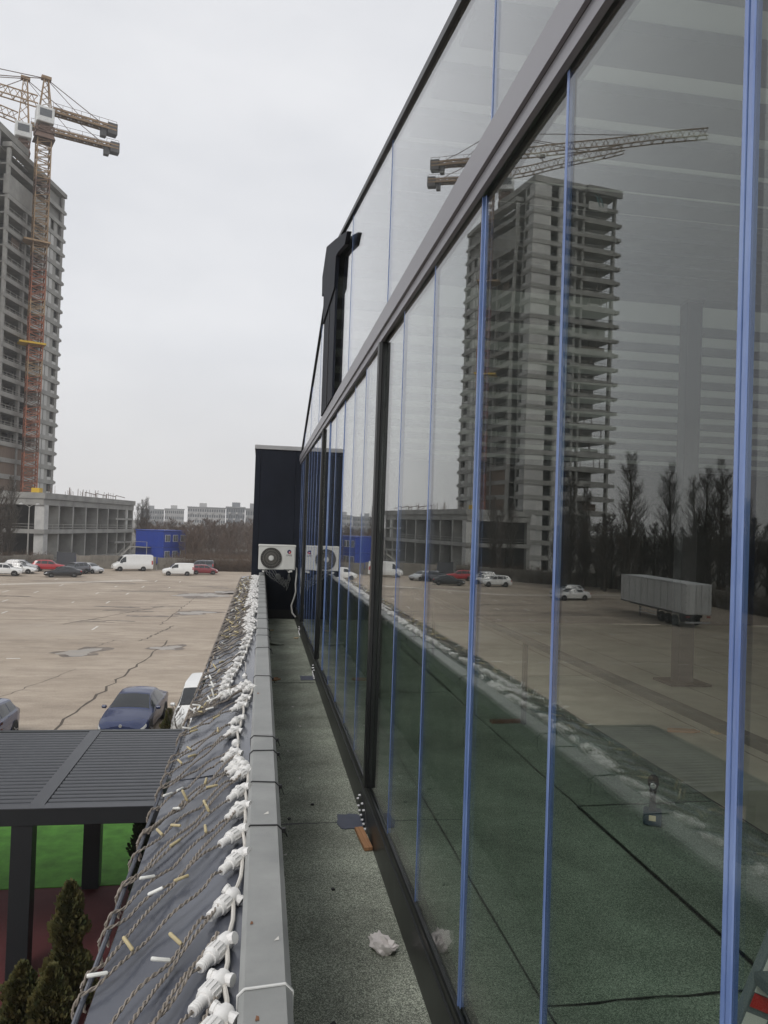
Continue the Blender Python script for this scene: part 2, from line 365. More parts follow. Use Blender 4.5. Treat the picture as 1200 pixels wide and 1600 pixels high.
# joints and cracks in the slab
for a,b,w in [((-7.6,30.9),(-5.9,53.3),.16),((-7.7,52.9),(-6.4,60.7),.18),((-13,53.2),(-5.9,53.2),.09),((-10.7,48.5),(-9.4,53.2),.08),((-1.6,33),(-1.1,62),.14),((-24,71),(-10.5,70.5),.14),
              ((-7.5,61),(-6.6,84),.10),((-30,61),(-13,64),.10),((-14.5,60.8),(-9,74),.16),((-21,76),(-9,80),.12),((-34,58),(-24,61),.08),((-27,88),(-12,90),.16),((-12,90),(-3,88),.25),((-1,70),(4,70),.1),
              ((-6,82),(2,81),.1),((-38,80),(-20,97),.12),((-30,98),(-6,101),.18),((-45,66),(-30,63),.1),((-9.5,43),(-13,30),.07)]:
    strip(wander(a,b,26,.13), w*.7, .005, G['tar'], 'crack', LOT)
def blob(cx, cy, rx, ry, z, m, name, n=26, seed=0, jag=.28):
    rnd = random.Random(seed); ph = [rnd.uniform(0,6.28) for _ in range(4)]
    vs = [(cx,cy,z)]
    for i in range(n):
        t = 2*math.pi*i/n; k = 1+jag*(math.sin(2*t+ph[0])*.5+math.sin(3*t+ph[1])*.4+math.sin(5*t+ph[2])*.3+rnd.uniform(-.2,.2))
        vs.append((cx+rx*k*math.cos(t), cy+ry*k*math.sin(t), z))
    return MB().add(vs, [(0,i+1,(i+1)%n+1) for i in range(n)]).build(name, m, LOT)
for i,(cx,cy,rx,ry) in enumerate([(-10.6,48.3,1.3,1.3),(-5.7,50.2,.8,1.1),(-5.6,69.3,1.7,1.3),(-6.1,86,2.4,2.6),(-3.8,90,1.3,1.4)]):
    blob(cx+.2,cy+.2,rx*1.12,ry*1.2,.004,G['damp'],'damp_stain',seed=i+20,jag=.55); blob(cx,cy,rx*.85,ry*.8,.008,G['puddle'],'puddle',n=40,seed=i,jag=.6)
rst = random.Random(77)
for i,(cx,cy,rx,ry) in enumerate([(-9.6,68,3.0,2.2),(-13,63,2.6,.9),(-11.5,72,2.6,1.5),(-8.8,74.5,1.8,1.1),(-26,82,4,1.4),(-3.3,94,2.8,2.2),(-6.5,96.5,2.6,1.3),(-12,88.5,5,1),(-20,100,6,1.2),(-32,73,4,1.2),(-38,90,6,1.6)]):
    for q in range(4):
        a_ = rst.uniform(-.25,.25); l_ = rx*rst.uniform(.3,.8); x0 = cx+rst.uniform(-rx,rx)*.6; y0 = cy+rst.uniform(-ry,ry)
        strip(wander((x0-l_,y0-l_*a_),(x0+l_,y0+l_*a_),9,.07), ry*rst.uniform(.12,.5), .0035+.0002*(i%5)+.0004*q, G['damp'], 'damp_stain', LOT)
# faded parking bay ticks
for r_i,yy in enumerate([58,67,76,85,94,103]):
    for k in range(12):
        if random.random() < .35: continue
        x = -46 + k*3.1 + r_i*.3; l_ = random.uniform(.7,2.0)
        MB().box(x,x+.12,yy,yy+l_,.002,.009).build('bay_mark', G['paint_white'], LOT)
for k in range(11): MB().box(-29+1.5*k,-29+1.5*k+.75,44.9+.12*k,45.02+.12*k,.002,.009).build('bay_mark', G['paint_white'], LOT)
strip([(-47,96),(-30,94),(-15,105)], 2.2, .0025, mat('pale_patch',(.46,.41,.35),.85,var=.12,scale=.6), 'pale_strip', LOT)

# ================================================================== TERRACE AND PARAPET
ZF, XP0, XP1, ZCAP = 6.24, -.012, .104, 7.18
TER = struct(MB().box(.02,16,-6,15.8,5.6,ZF-.02).build('terrace_floor', G['felt']))
# outdoor felt sheets, each lapping the last
ys = [-5, 0.6, 5.02, 9.45, 13.6, 15.78]
for i in range(len(ys)-1):
    MB().box(.105,.74,ys[i],ys[i+1]+.06,ZF-.02,ZF+.0045*(i%2)).build('membrane_sheet', G['felt'], TER)
    strip(wander((.11,ys[i+1]-.012),(.73,ys[i+1]+.012),10,.006), .018, ZF+.0062, G['alu_black'], 'seam', TER)
xs = [.80,1.22,2.30,3.38,4.46,5.54,6.62,7.7,8.8,9.9,11,12.1,13.2,14.3,15.4]
seam_y = {0:[-3,2.4,8], 1:[3.02,8.9], 2:[5.2,13], 3:[2.2,9.9], 4:[6.1], 5:[3,11], 6:[7], 7:[12], 8:[5]}
for i in range(len(xs)-1):
    cuts = [-5.5] + seam_y.get(i,[]) + [15.7]
    for j in range(len(cuts)-1):
        z = ZF+.005*((i+j)%2)
        MB().box(xs[i],xs[i+1]+.03*(i%2),cuts[j],cuts[j+1],ZF-.02,z).build('membrane_sheet' if i < 3 else 'bright_floor_slab', G['felt_in'] if i < 3 else G['bright_floor'], TER)
        if j: strip(wander((xs[i]+.02,cuts[j]),(xs[i+1]-.02,cuts[j]+.02),10,.008), .014, ZF+.0075, G['alu_black'], 'seam', TER)
    if i: strip(wander((xs[i],-5),(xs[i]+.01,15.6),60,.006), .012, ZF+.0085, G['alu_black'], 'seam', TER)

par = thing('parapet', 'low terrace parapet with narrow grey metal coping and sloped dark flashing', 'parapet', (0,0,0))
MB().box(XP0+.012,XP1-.012,-6,15.79,0,ZCAP-.035).build('wall', G['building_wall'], par)
MB().box(XP1-.0118,XP1-.006,-6,15.79,ZF-.01,ZCAP-.04).build('membrane_upstand', G['felt'], par)
cy0 = [-6,-2.4,.2,3.72,7.3,10.9,14.4,15.79]
for a,b in zip(cy0[:-1],cy0[1:]):
    poly = [(XP0,ZCAP-.05),(XP0,ZCAP-.012),(XP0+.012,ZCAP),(XP1-.014,ZCAP),(XP1,ZCAP-.014),(XP1,ZCAP-.075),(XP1-.005,ZCAP-.075),(XP1-.005,ZCAP-.03),(XP0+.005,ZCAP-.03),(XP0+.005,ZCAP-.05)]
    MB().prism([(x,z) for x,z in poly], a+.002, b-.002, 'y').build('coping', G['cap_grey'], par, smooth=30)
for x,y,s in [(.016,4.62,.012),(.012,1.98,.007),(.028,1.60,.008),(.05,6.4,.008)]:
    MB().add([(x-s*.5,y-s,ZCAP+.0015),(x+s*.6,y-s*.7,ZCAP+.0015),(x+s*.5,y+s*.9,ZCAP+.0015),(x-s*.2,y+s*1.3,ZCAP+.0015)],[(0,1,2,3)]).build('rust_stain', G['rust'], par)
for x,y,s in [(.055,2.72,.012),(.075,1.9,.008)]:
    MB().add([(x-s,y-s,ZCAP+.0015),(x+s*.6,y-s*.7,ZCAP+.0015),(x+s*.5,y+s*1.5,ZCAP+.0015)],[(0,1,2)]).build('scratch', G['paint_white'], par)
# sloped flashing sheets on the outer side, gently dented
SX0, SX1, SZ0, SZ1 = -.006, -.342, ZCAP-.045, ZCAP-.088
def sheet_z(x): return SZ0 + (SZ1-SZ0)*(SX0-x)/(SX0-SX1)
rnds = random.Random(3)
edges = [-6,-1.5,1.0,3.35,5.6,7.9,10.2,12.6,15.79]
for q,(a,b) in enumerate(zip(edges[:-1],edges[1:])):
    mb = MB(); nx, ny = 8, 20; o = 0; vs = []
    for j in range(ny+1):
        y = a+(b-a)*j/ny
        for i in range(nx+1):
            x = SX0+(SX1-SX0)*i/nx
            z = sheet_z(x) + .004*math.sin(3.1*y+6*x+q)+.003*math.sin(7*y-4*x) + (.0015 if q%2 else 0)
            vs.append((x, y+(.012 if j==ny else 0), z))
        vs.append((SX1-.008, y, SZ1-.02)); vs.append((SX1-.008, y, SZ1-.42))
    w = nx+3
    mb.add(vs, [(j*w+i,j*w+i+1,(j+1)*w+i+1,(j+1)*w+i) for j in range(ny) for i in range(w-1)])
    mb.build('flashing_sheet', G['sheet_grey'], par, smooth=50)
MB().box(SX1+.03,XP0+.010,-6,15.79,0,ZCAP-.10).build('facade_wall', G['building_wall'], par)

MB().tube([(SX1-.020,-6+.45*i,SZ1+.006+.003*math.sin(i*1.7)) for i in range(49)], .007, 8).build('edge_bar', G['sheet_grey'], par, smooth=True)
for y in (1.2,3.4,5.6,7.9,10.2,12.6): MB().box(SX1-.03,SX1-.005,y-.03,y+.03,SZ1-.40,SZ1-.02).build('edge_bracket', G['rail_green'], par)

# cable ties round the coping
def tie(y, m, label, tail=True):
    mb = MB(); e = .003; rnd = random.Random(int(y*100)); s = rnd.uniform(-.02,.02)
    p = [(XP0-.002,y-.01,ZCAP-.06),(XP0-e,y,ZCAP-.012),(XP0+.012,y,ZCAP+e),(XP1-.014,y+s,ZCAP+e),(XP1+e,y+s,ZCAP-.014),(XP1+e,y+s,ZCAP-.075),(XP1-.01,y+s,ZCAP-.085)]
    for a,b in zip(p[:-1],p[1:]): mb.bar(a,b,.006,.003)
    if tail: mb.box(XP1+.001,XP1+.014,y+s-.006,y+s+.006,ZCAP-.022,ZCAP-.008); mb.bar((XP1+.01,y+s,ZCAP-.015),(XP1+.022,y+s+rnd.uniform(-.03,.03),ZCAP-.05),.004,.002)
    return tag(mb.build('cable_tie', m), label, 'cable tie', 'cable ties round the coping')
tie(1.70, G['tie_white'], 'white cable tie round the grey coping, nearest to the viewer', False)
for y,l_ in [(2.61,'black cable tie round the coping, nearest of the black ones'),(3.05,'black cable tie round the coping, second black one from the front'),(3.46,'black cable tie, nearer of the closely spaced pair on the coping'),(3.70,'black cable tie, farther of the closely spaced pair on the coping'),(5.15,'black cable tie on the coping just past the hanging white plug')]:
    tie(y, G['tie_black'], l_)
for y in [6.3,7.0,7.45,8.2,8.7,9.3,9.9,10.4,11.0,11.5,12.1,12.7,13.3,13.9,14.4,14.9]:
    tie(y, G['tie_black'], 'black cable tie in the dense far row along the coping')

# ================================================================== CURTAIN LIGHTS ON THE FLASHING
def connector_mesh():
    mb = MB()                                  # along +x, head at origin
    mb.lathe([(.010,-.020),(.0175,-.012),(.019,.0),(.017,.016),(.012,.024)], n=12, axis='x')
    mb.cone((0,-.024,.004),(0,.024,.004),.0115,.0115,10); mb.cone((0,-.027,.004),(0,-.019,.004),.0132,.0132,10); mb.cone((0,.019,.004),(0,.027,.004),.0132,.0132,10)
    mb.lathe([(.0135,.022),(.0190,.027),(.0190,.058),(.0165,.066)], n=16, axis='x')
    for i in range(12):
        t = 2*math.pi*i/12; c, s = math.cos(t)*.019, math.sin(t)*.019; mb.box(.030,.056,c-.0016,c+.0016,s-.0016,s+.0016)
    mb.lathe([(.0125,.064),(.0118,.100),(.0105,.102)], n=12, axis='x')
    for x in (.084,.090,.096): mb.lathe([(.0128,x),(.0128,x+.002)], n=12, axis='x')
    return mb.mesh('connector', G['white_plastic'], smooth=35)
CONN = connector_mesh()
def bulb_mesh(m):
    return MB().lathe([(.0042,0),(.0062,.004),(.0058,.030),(.0062,.046),(.0045,.049)], n=8, axis='x').mesh('bulb', m, smooth=40)
BULB = [bulb_mesh(G['bulb_amber']), bulb_mesh(G['bulb_clear'])]
def dir_rot(d):
    return Vector(d).to_track_quat('X','Z').to_euler()
strings = [thing('light_string', 'nearest white curtain light string tied along the parapet coping', 'light string', group='curtain light strings along the parapet'),
           thing('light_string', 'middle white curtain light string beyond the bare stretch of flashing', 'light string', group='curtain light strings along the parapet'),
           thing('light_string', 'farthest white curtain light string running up to the air conditioner', 'light string', group='curtain light strings along the parapet')]
near_heads = [(-.02,1.02),(-.035,1.13),(-.03,1.26),(-.03,1.38),(-.045,1.52),(-.04,1.65),(-.052,1.78),(-.05,1.94),(-.042,2.17),(-.022,2.43),(-.028,2.62),(-.026,2.84),(-.03,3.03),(-.022,3.24),(-.036,3.32),(-.055,3.38),(-.075,3.52),(-.085,3.9),(-.072,4.12),(-.066,4.42),(-.052,4.60),(-.018,4.86)]
mid_heads = [(-.045,4.98),(-.075,4.93),(-.10,4.86),(-.13,4.80),(-.155,4.75),(-.18,4.80),(-.185,4.98),(-.175,5.15),(-.165,5.32),(-.15,5.5),(-.13,5.7),(-.115,5.95),(-.10,6.2),(-.085,6.5),(-.08,6.72),(-.07,6.95),(-.065,7.15),(-.06,7.4)]
rr = random.Random(11)
while mid_heads[-1][1] < 9.2: mid_heads.append((rr.uniform(-.10,-.03), mid_heads[-1][1]+rr.uniform(.06,.10)))
far_heads = [(-.03, 9.45)]
while far_heads[-1][1] < 15.1: far_heads.append((rr.uniform(-.11,-.02), far_heads[-1][1]+rr.uniform(.055,.09)))
def strand_path(hx, hy, dx, dy, n=12, seed=0):
    r_ = random.Random(seed); pts = []
    ph, am = r_.uniform(0,6.28), r_.uniform(.003,.014)
    endx = SX1+.002
    tot = (endx-hx)/dx if dx else 1
    for i in range(n+1):
        t = i/n; x = hx+dx*tot*t; y = hy+dy*tot*t + am*math.sin(3.5*t*math.pi+ph)*1.2
        lift = .020*(1-t)**2 + .014*abs(math.sin(2.3*t*math.pi+ph)) + .016
        pts.append(Vector((x, y, sheet_z(x)+lift)))
    e = pts[-1]; ln = r_.uniform(.02,.05)
    pts.append(Vector((SX1-.026, e.y+dy*.04, SZ1+.020))); pts.append(Vector((SX1-.040, e.y+dy*.05, SZ1-.01))); pts.append(Vector((SX1-.030, e.y+dy*.05, SZ1-.07)))
    return pts
def resample(pts, step):
    outp = [pts[0]]; acc = 0
    for a,b in zip(pts[:-1],pts[1:]):
        l_ = (b-a).length; k = max(1, int(l_/step))
        for i in range(1,k+1): outp.append(a.lerp(b,i/k))
    return outp
def twist(pts, r, wr, pitch, sides):
    pts = resample(pts, pitch/7); mb = MB(); d = 0; A, B = [], []
    for i,p in enumerate(pts):
        if i: d += (p-pts[i-1]).length
        tan = (pts[min(i+1,len(pts)-1)]-pts[max(i-1,0)]).normalized(); a = tan.cross(Vector((0,0,1))).normalized(); b = a.cross(tan)
        t = 2*math.pi*d/pitch; e = (a*math.cos(t)+b*math.sin(t))*r
        A.append(p+e); B.append(p-e)
    mb.tube(A, wr, sides); mb.tube(B, wr, sides); return mb
def lay_string(root, heads, seed, helix_to):
    r_ = random.Random(seed)
    trunk = []
    for k,(hx,hy) in enumerate(heads):
        hz = sheet_z(hx)+.030
        dx, dy = -.27, -.50+r_.uniform(-.11,.11)
        if r_.random() < .12: dy -= .15
        d = Vector((dx*1.1, dy, -.03)).normalized()
        if hx < -.12: d = Vector((dx, dy, -.03)).normalized()
        o = put('connector', CONN, root, (hx,hy,hz), dir_rot(d), 1.12); o.rotation_euler.rotate_axis('X', r_.uniform(-.5,.5))
        trunk.append(Vector((hx,hy,hz+.004)))
        s = Vector((hx,hy,hz)) + d*.112
        pts = strand_path(s.x, s.y, dx, dy, 12, seed*100+k)
        pts[0] = s
        if s.y < helix_to: twist(pts, .0028, .0025, .046, 5).build('strand', G['wire'], root, smooth=True, fix=False)
        else: MB().tube(pts, .0056, 4).build('strand', G['wire'], root, fix=False)
        if r_.random() < .55:
            pts2 = strand_path(hx-.02, hy+r_.uniform(-.06,.06), dx, dy+r_.uniform(-.3,.2), 12, seed*1000+k)
            if hy < helix_to: twist(pts2, .0029, .0026, .044, 5).build('strand', G['wire'], root, smooth=True, fix=False)
            else: MB().tube(pts2, .0056, 4).build('strand', G['wire'], root, fix=False)
        nb = 2 if hy < 5 else 1
        for q in range(nb):
            i = r_.randint(3,11); p = pts[i]; dd = (pts[i+1]-pts[i-1]).normalized()
            side = Vector((r_.uniform(-1,1), r_.uniform(-1,1), r_.uniform(.0,.3))).normalized()
            bd = (dd*r_.choice((-1,1))*.8+side*.8).normalized()
            if bd.z < .0: bd.z = .05
            bl = put('bulb', BULB[0 if r_.random()<.5 else 1], root, p+Vector((0,0,.006)), dir_rot(bd))
            if hy < 5: bl.scale = (.95,.85,.85)
    pth = []
    for a,b in zip(trunk[:-1],trunk[1:]):
        for q in range(4):
            t = q/4; p = a.lerp(b,t); p.z -= .012*math.sin(math.pi*t); p.x += .010*math.sin(math.pi*t); pth.append(p)
    pth.append(trunk[-1])
    MB().tube(pth, .0062, 7).build('trunk_cable', G['cable_white'], root, smooth=True, fix=False)
lay_string(strings[0], near_heads, 1, 5.6); lay_string(strings[1], mid_heads, 2, 5.6); lay_string(strings[2], far_heads, 3, 5.6)
mb = MB().lathe([(.011,0),(.019,.008),(.020,.022),(.012,.030),(.0125,.036),(.006,.040)], n=12, axis='y')
mb.build('coupling', G['white_plastic'], strings[0], smooth=40, loc=(-.082,3.66,sheet_z(-.082)+.028))
# plug hanging on a thin lead
pl = thing('hanging_plug', 'small white plug hanging on a thin lead over the bare flashing', 'plug', (-.075,5.28,sheet_z(-.075)))
MB().lathe([(.004,0),(.017,.006),(.019,.024),(.009,.034),(.005,.040)], n=12).build('plug_body', G['white_plastic'], pl, smooth=40, loc=(0,0,.006))
MB().tube([(0,0,.045),(.004,.10,.055),(.0,.25,.062),(-.01,.42,.05),(-.02,.50,.03)], .0022, 5).build('lead', G['cable_white'], pl)

# ================================================================== GLASS PAVILION
XG = .765
pav = thing('glass_pavilion', 'dark framed glass pavilion with gabled roof along the terrace', 'pavilion')
ZR, ZB0, ZB1 = 6.49, 9.42, 9.60
YE, YRIDGE, ZRIDGE = 15.72, 9.45, 11.62
def roof_z(y): return ZRIDGE-.187*(YRIDGE-y) if y < YRIDGE else ZRIDGE-.318*(y-YRIDGE)
# bottom rail: outer face, lip and glazing channel
MB().prism([(.735,ZF-.01),(.735,ZR-.05),(.742,ZR-.045),(.742,ZR-.008),(.748,ZR),(.757,ZR),(.757,ZR-.02),(.776,ZR-.02),(.776,ZR),(.81,ZR),(.81,ZF-.01)], -1.35, YE, 'y').build('bottom_rail', G['alu_dark'], pav)
# transom band
MB().prism([(.722,ZB0+.062),(.722,ZB1-.004),(.728,ZB1),(.81,ZB1),(.81,ZB0),(.785,ZB0),(.785,ZB0+.03),(.752,ZB0+.03),(.752,ZB0),(.735,ZB0+.006),(.735,ZB0+.058)], -1.35, YE, 'y').build('transom', G['alu_skylit'], pav)
MB().box(.7335,.7355,-1.35,YE,ZB0+.0575,ZB0+.0625).build('transom_gasket', G['alu_black'], pav)
posts = [-1.30,.35,5.0,9.76,13.45]
pm = MB().prism([(.726,-.045),(.726,.03),(.735,.05),(.81,.05),(.81,-.05),(.75,-.05),(.745,-.055)], ZR+.001, ZB0-.001, 'z').mesh('post', G['alu_dark'])
for y in posts: put('post', pm, pav, (0,y,0))
pane_edges = []
def panes(y0, y1, n):
    w = (y1-y0)/n
    for i in range(n):
        a, b = y0+i*w, y0+(i+1)*w
        if i == 0: a += .052
        if i == n-1: b -= .056
        p = MB().box(XG-.005,XG+.005,a+.001,b-.001,ZR-.015,ZB0+.02).build('glass_pane', G['pane'], pav)
        pr = random.Random(int(a*977)); p.location = (XG,(a+b)/2,0); p.data.transform(Matrix.Translation((-XG,-(a+b)/2,0))); p.rotation_euler = (0,R(pr.uniform(-.05,.05)),R(.17+pr.uniform(-.09,.09)))
        for e,sg in ((a,1),(b,-1)):
            if (i == 0 and sg == 1) or (i == n-1 and sg == -1): continue
            MB().prism([(XG-.0068,0),(XG-.0068,sg*.010),(XG-.0052,sg*.013),(XG-.0052,sg*.0035),(XG+.0052,sg*.0035),(XG+.0052,sg*.013),(XG+.0068,sg*.010),(XG+.0068,0)], ZR+.001, ZB0-.001, 'z').build('edge_seal', G['blue_seal'], p, loc=(-XG,e+sg*.0015-(a+b)/2,0))
for a,b,n in [(-1.30,.35,2),(.35,5.0,6),(5.0,9.76,6),(9.76,13.45,6),(13.45,YE+.05,4)]: panes(a,b,n)
# gable glazing above the transom
um = [-1.32,.30,2.61,4.90,7.20,9.35,11.0,12.83,14.6]
for a,b in zip(um, um[1:]+[YE-.02]):
    za, zb = roof_z(a)-.03, roof_z(b)-.03
    zs = [(a+.003,ZB1-.005),(b-.003,ZB1-.005),(b-.003,max(zb,ZB1+.001))]
    if a < YRIDGE < b: zs += [(YRIDGE,roof_z(YRIDGE)-.03)]
    zs += [(a+.003,max(za,ZB1+.002))]
    p = MB().prism(zs, XG-.004, XG+.004, 'x').build('gable_pane', G['pane_up'], pav)
    if a > -1.3:
        MB().box(XG-.0065,XG+.0065,-.007,.007,ZB1+.001,max(za,ZB1+.03)).build('joint_seal', G['blue_seal'], p, loc=(0,a,0))
def verge(ya, yb, nm):
    za, zb = roof_z(ya), roof_z(yb)
    MB().add([(x,y,z) for y,z0 in ((ya,za),(yb,zb)) for x,z in ((.742,z0-.022),(.742,z0+.02),(.80,z0+.02),(.80,z0-.022))],
             [(0,1,5,4),(1,2,6,5),(2,3,7,6),(3,0,4,7),(0,3,2,1),(4,5,6,7)]).build(nm, G['alu_dark'], pav)
verge(-1.35,YRIDGE,'verge_trim'); verge(YRIDGE,YE,'verge_trim')
# ridge post clad in dark sheet, with flared head and hanging flashing
MB().box(.708,.733,8.32,9.86,ZB1+.001,10.80).build('ridge_post', G['navy_clad'], pav)
MB().box(.700,.7075,9.00,9.03,ZB1+.001,10.80).build('post_joint', G['alu_black'], pav)
MB().prism([(9.66,11.74),(8.3,11.34),(7.05,10.95),(7.25,10.90),(7.9,11.06),(8.2,11.12),(8.32,10.801),(9.86,10.801),(9.90,11.22),(10.22,11.27),(10.28,11.55)],.690,.733,'x').build('ridge_head', G['navy_clad'], pav)
# roof: fabric panels between deep purlins
XR = 15.0
def roof_bay(ya, yb):
    za, zb = roof_z(ya)+.03, roof_z(yb)+.03
    MB().add([(.80,ya,za),(XR,ya,za),(XR,yb,zb),(.80,yb,zb),(.80,ya,za+.02),(XR,ya,za+.02),(XR,yb,zb+.02),(.80,yb,zb+.02)],
             [(3,2,1,0),(4,5,6,7),(0,1,5,4),(1,2,6,5),(2,3,7,6),(3,0,4,7)]).build('roof_panel', G['fabric'], pav)
ny = [-1.35+.655*i for i in range(22)]; ny = [y for y in ny if y < YRIDGE-.2]+[YRIDGE]
fy = [YRIDGE]+[YRIDGE+1.02+.5*i for i in range(11)]+[YE]
for a,b in zip(ny[:-1],ny[1:]): roof_bay(a,b)
for a,b in zip(fy[:-1],fy[1:]): roof_bay(a,b)
for y in ny[:-1]: MB().box(.815,XR,y-.13,y+.13,roof_z(y)-.045,roof_z(y)+.028).build('purlin', G['purlin'], pav)
for y in fy[1:-1]: MB().box(.815,XR,y-.06,y+.06,roof_z(y)-.09,roof_z(y)+.028).build('purlin', G['purlin'], pav)
MB().box(.815,XR,YRIDGE-.16,YRIDGE+.16,ZRIDGE-.26,ZRIDGE+.02).build('ridge_beam', G['purlin'], pav)
# inner column and far walls
for cx in (5.62,10.6):
    MB().box(cx-.11,cx+.11,YRIDGE-.1,YRIDGE+.1,ZF+.03,ZRIDGE-.27).build('column', G['column_clad'], pav, bevel=.01)
    MB().box(cx-.28,cx+.28,YRIDGE-.25,YRIDGE+.25,ZF+.006,ZF+.035).build('base_plate', G['alu_dark'], pav)
MB().prism([(-1.35,ZF),(YE,ZF),(YE,roof_z(YE)),(YRIDGE,ZRIDGE),(-1.35,roof_z(-1.35))],XR+.002,XR+.1,'x').build('back_wall', G['room_wall'], pav)
MB().box(1.36,XR,YE+.02,YE+.1,ZF,roof_z(YE)+.06).build('end_wall', G['room_wall'], pav)
# inner railing
rl = thing('inner_railing', 'dark green metal railing standing inside behind the glass', 'railing', (2.7,0,ZF))
MB().box(-.035,.035,3.0,13.2,.83,.885).build('top_rail', G['rail_green'], rl, bevel=.006)
pmr = MB().box(-.02,.02,-.03,.03,.006,.829).mesh('post', G['rail_green'])
for y in (3.1,7.45,9.35,11.6,13.1): put('post', pmr, rl, (0,y,0))
# anchor brackets with bolts on the outer face of the rail
def bracket(y, label):
    b = thing('anchor_bracket', label, 'bracket', (.735,y,ZF), group='anchor brackets on the bottom rail')
    MB().prism([(-.20,.004),(.20,.004),(.24,.10),(.14,.16),(-.10,.13)], -.006, -.0005, 'x').build('plate', G['alu_black'], b)
    bm_ = MB().cone((-.006,0,0),(-.020,0,0),.009,.007,8).mesh('bolt', G['steel_bright'])
    for yy,zz in [(-.17,.025),(-.10,.03),(-.03,.03),(.04,.035),(.11,.04),(.17,.05),(.21,.085),(.13,.135),(.0,.125),(-.08,.11)]: put('bolt', bm_, b, (0,yy,zz))
bracket(5.02,'bolted anchor bracket by the nearest dark post, beside the wood block'); bracket(9.78,'bolted anchor bracket at the second dark post, farther along'); bracket(13.47,'bolted anchor bracket at the third dark post, farthest one')
def patch(cx, cy, w, h, label):
    rnd = random.Random(int(cy*10)); n = 22; vs = []
    for top in (0,1):
        for i in range(n):
            t = 2*math.pi*i/n; k = 1/max(abs(math.cos(t)),abs(math.sin(t)))*rnd.uniform(.86,1.0) if not top else None
            if not top: vs.append([cx+w*k*math.cos(t), cy+h*k*math.sin(t), ZF+.006])
    vs2 = [(x,y,z+.0045) for x,y,z in vs]
    mb = MB().add(vs+vs2, [tuple(reversed(range(n))), tuple(range(n,2*n))]+[(i,(i+1)%n,n+(i+1)%n,n+i) for i in range(n)])
    tag(mb.build('sealing_patch', G['patch_blue']), label, 'patch', 'blue grey sealing patches')
patch(.645,5.03,.085,.13,'blue grey sealing patch on the felt at the nearest post'); patch(.64,9.72,.09,.14,'blue grey sealing patch on the felt at the second post')

# ================================================================== DARK ANNEX AND AIR CONDITIONER
an = thing('annex', 'dark navy clad box closing the far end of the terrace', 'annex', (0,15.8,0))
MB().box(-.16,1.34,.02,4.2,0,9.70).build('core', G['alu_black'], an)
xs_ = [-.172,-.058,.66,1.35]
for a,b in zip(xs_[:-1],xs_[1:]): MB().box(a+.003,b-.003,0,.02,5.6,9.705).build('cladding_panel', G['navy_clad'], an, bevel=.003)
for k in range(5): MB().box(-.172,-.16,.02+.84*k,.84*k+.855,0,9.705).build('cladding_panel', G['navy_clad'], an)
MB().box(-.19,1.365,-.02,4.25,9.705,9.79).build('roof_flashing', G['flash_grey'], an, bevel=.006)
MB().box(.06,.70,-.012,.0,6.24,6.42).build('skirting', G['alu_black'], an)

ac = thing('air_conditioner', 'white outdoor air conditioner unit fixed on the dark annex wall', 'air conditioner', (-.035,14.98,7.27))
AW, AD, AH = .715, .27, .50
MB().box(0,AW,0,AD,0.02,AH).build('casing', G['ac_white'], ac, bevel=.012)
MB().box(-.006,AW+.006,-.006,AD+.006,AH-.035,AH+.004).build('lid', G['ac_white'], ac, bevel=.01)
cx, cz, rr_ = .245, .245, .205
MB().lathe([(.0,-.003),(rr_,-.003),(rr_,-.001)], (cx,0,cz), 36, 'y').build('fan_opening', G['ac_dark'], ac)
mb = MB()
for k in range(34):
    t = 2*math.pi*k/34; mb.bar((cx+.05*math.cos(t),-.012,cz+.05*math.sin(t)),(cx+.2*math.cos(t+.12),-.008,cz+.2*math.sin(t+.12)),.0045,.006)
mb.build('fan_guard', G['ac_grille'], ac)
for r0 in (.10,.15,.203):
    MB().tube([(cx+r0*math.cos(2*math.pi*i/40),-.012,cz+r0*math.sin(2*math.pi*i/40)) for i in range(41)], .004, 5, False).build('guard_ring', G['ac_grille'], ac)
MB().lathe([(.0,-.022),(.046,-.020),(.052,-.010)], (cx,0,cz), 20, 'y').build('fan_hub', G['ac_white'], ac, smooth=40)
MB().box(.475,.695,-.008,0,.03,.455).build('service_panel', G['ac_white'], ac, bevel=.004)
MB().box(.50,.67,-.0105,-.008,.028,.034).build('panel_slot', G['ac_dark'], ac)
lg = MB().lathe([(.0,-.010),(.040,-.0095),(.040,-.008)], (.590,0,.375), 24, 'y').build('logo', G['logo_blue'], ac)
MB().lathe([(.0,-.0122),(.024,-.012),(.024,-.0103)], (.601,0,.364), 20, 'y').build('logo_mark', G['logo_red'], lg)
MB().lathe([(.0,-.0135),(.011,-.0133),(.011,-.0124)], (.596,0,.372), 16, 'y').build('logo_centre', G['ac_white'], lg)
put('lettering', text_mesh('GREE', .048, G['ink']), ac, (.588,-.0085,.305), (R(90),0,0))
for x in (.10,.60):
    MB().box(x-.02,x+.02,.0,.82,-.03,-.0).build('bracket', G['ac_white'], ac)
MB().box(.60,.66,-.002,.05,-.02,.018).build('foot', G['ac_white'], ac)
pp = [(AW-.03,.1,.10),(AW+.03,.08,.05),(AW+.035,.05,-.08),(AW+.02,.02,-.25),(AW+.03,.0,-.40),(AW-.0,-.03,-.52),(AW-.05,-.05,-.66),(AW-.03,-.10,-.80),(AW+.03,-.12,-.87),(AW+.06,-.02,-.90)]
MB().tube(pp, .017, 8).build('insulated_pipe', G['pipe_grey'], ac, smooth=True)
r_ = random.Random(5)
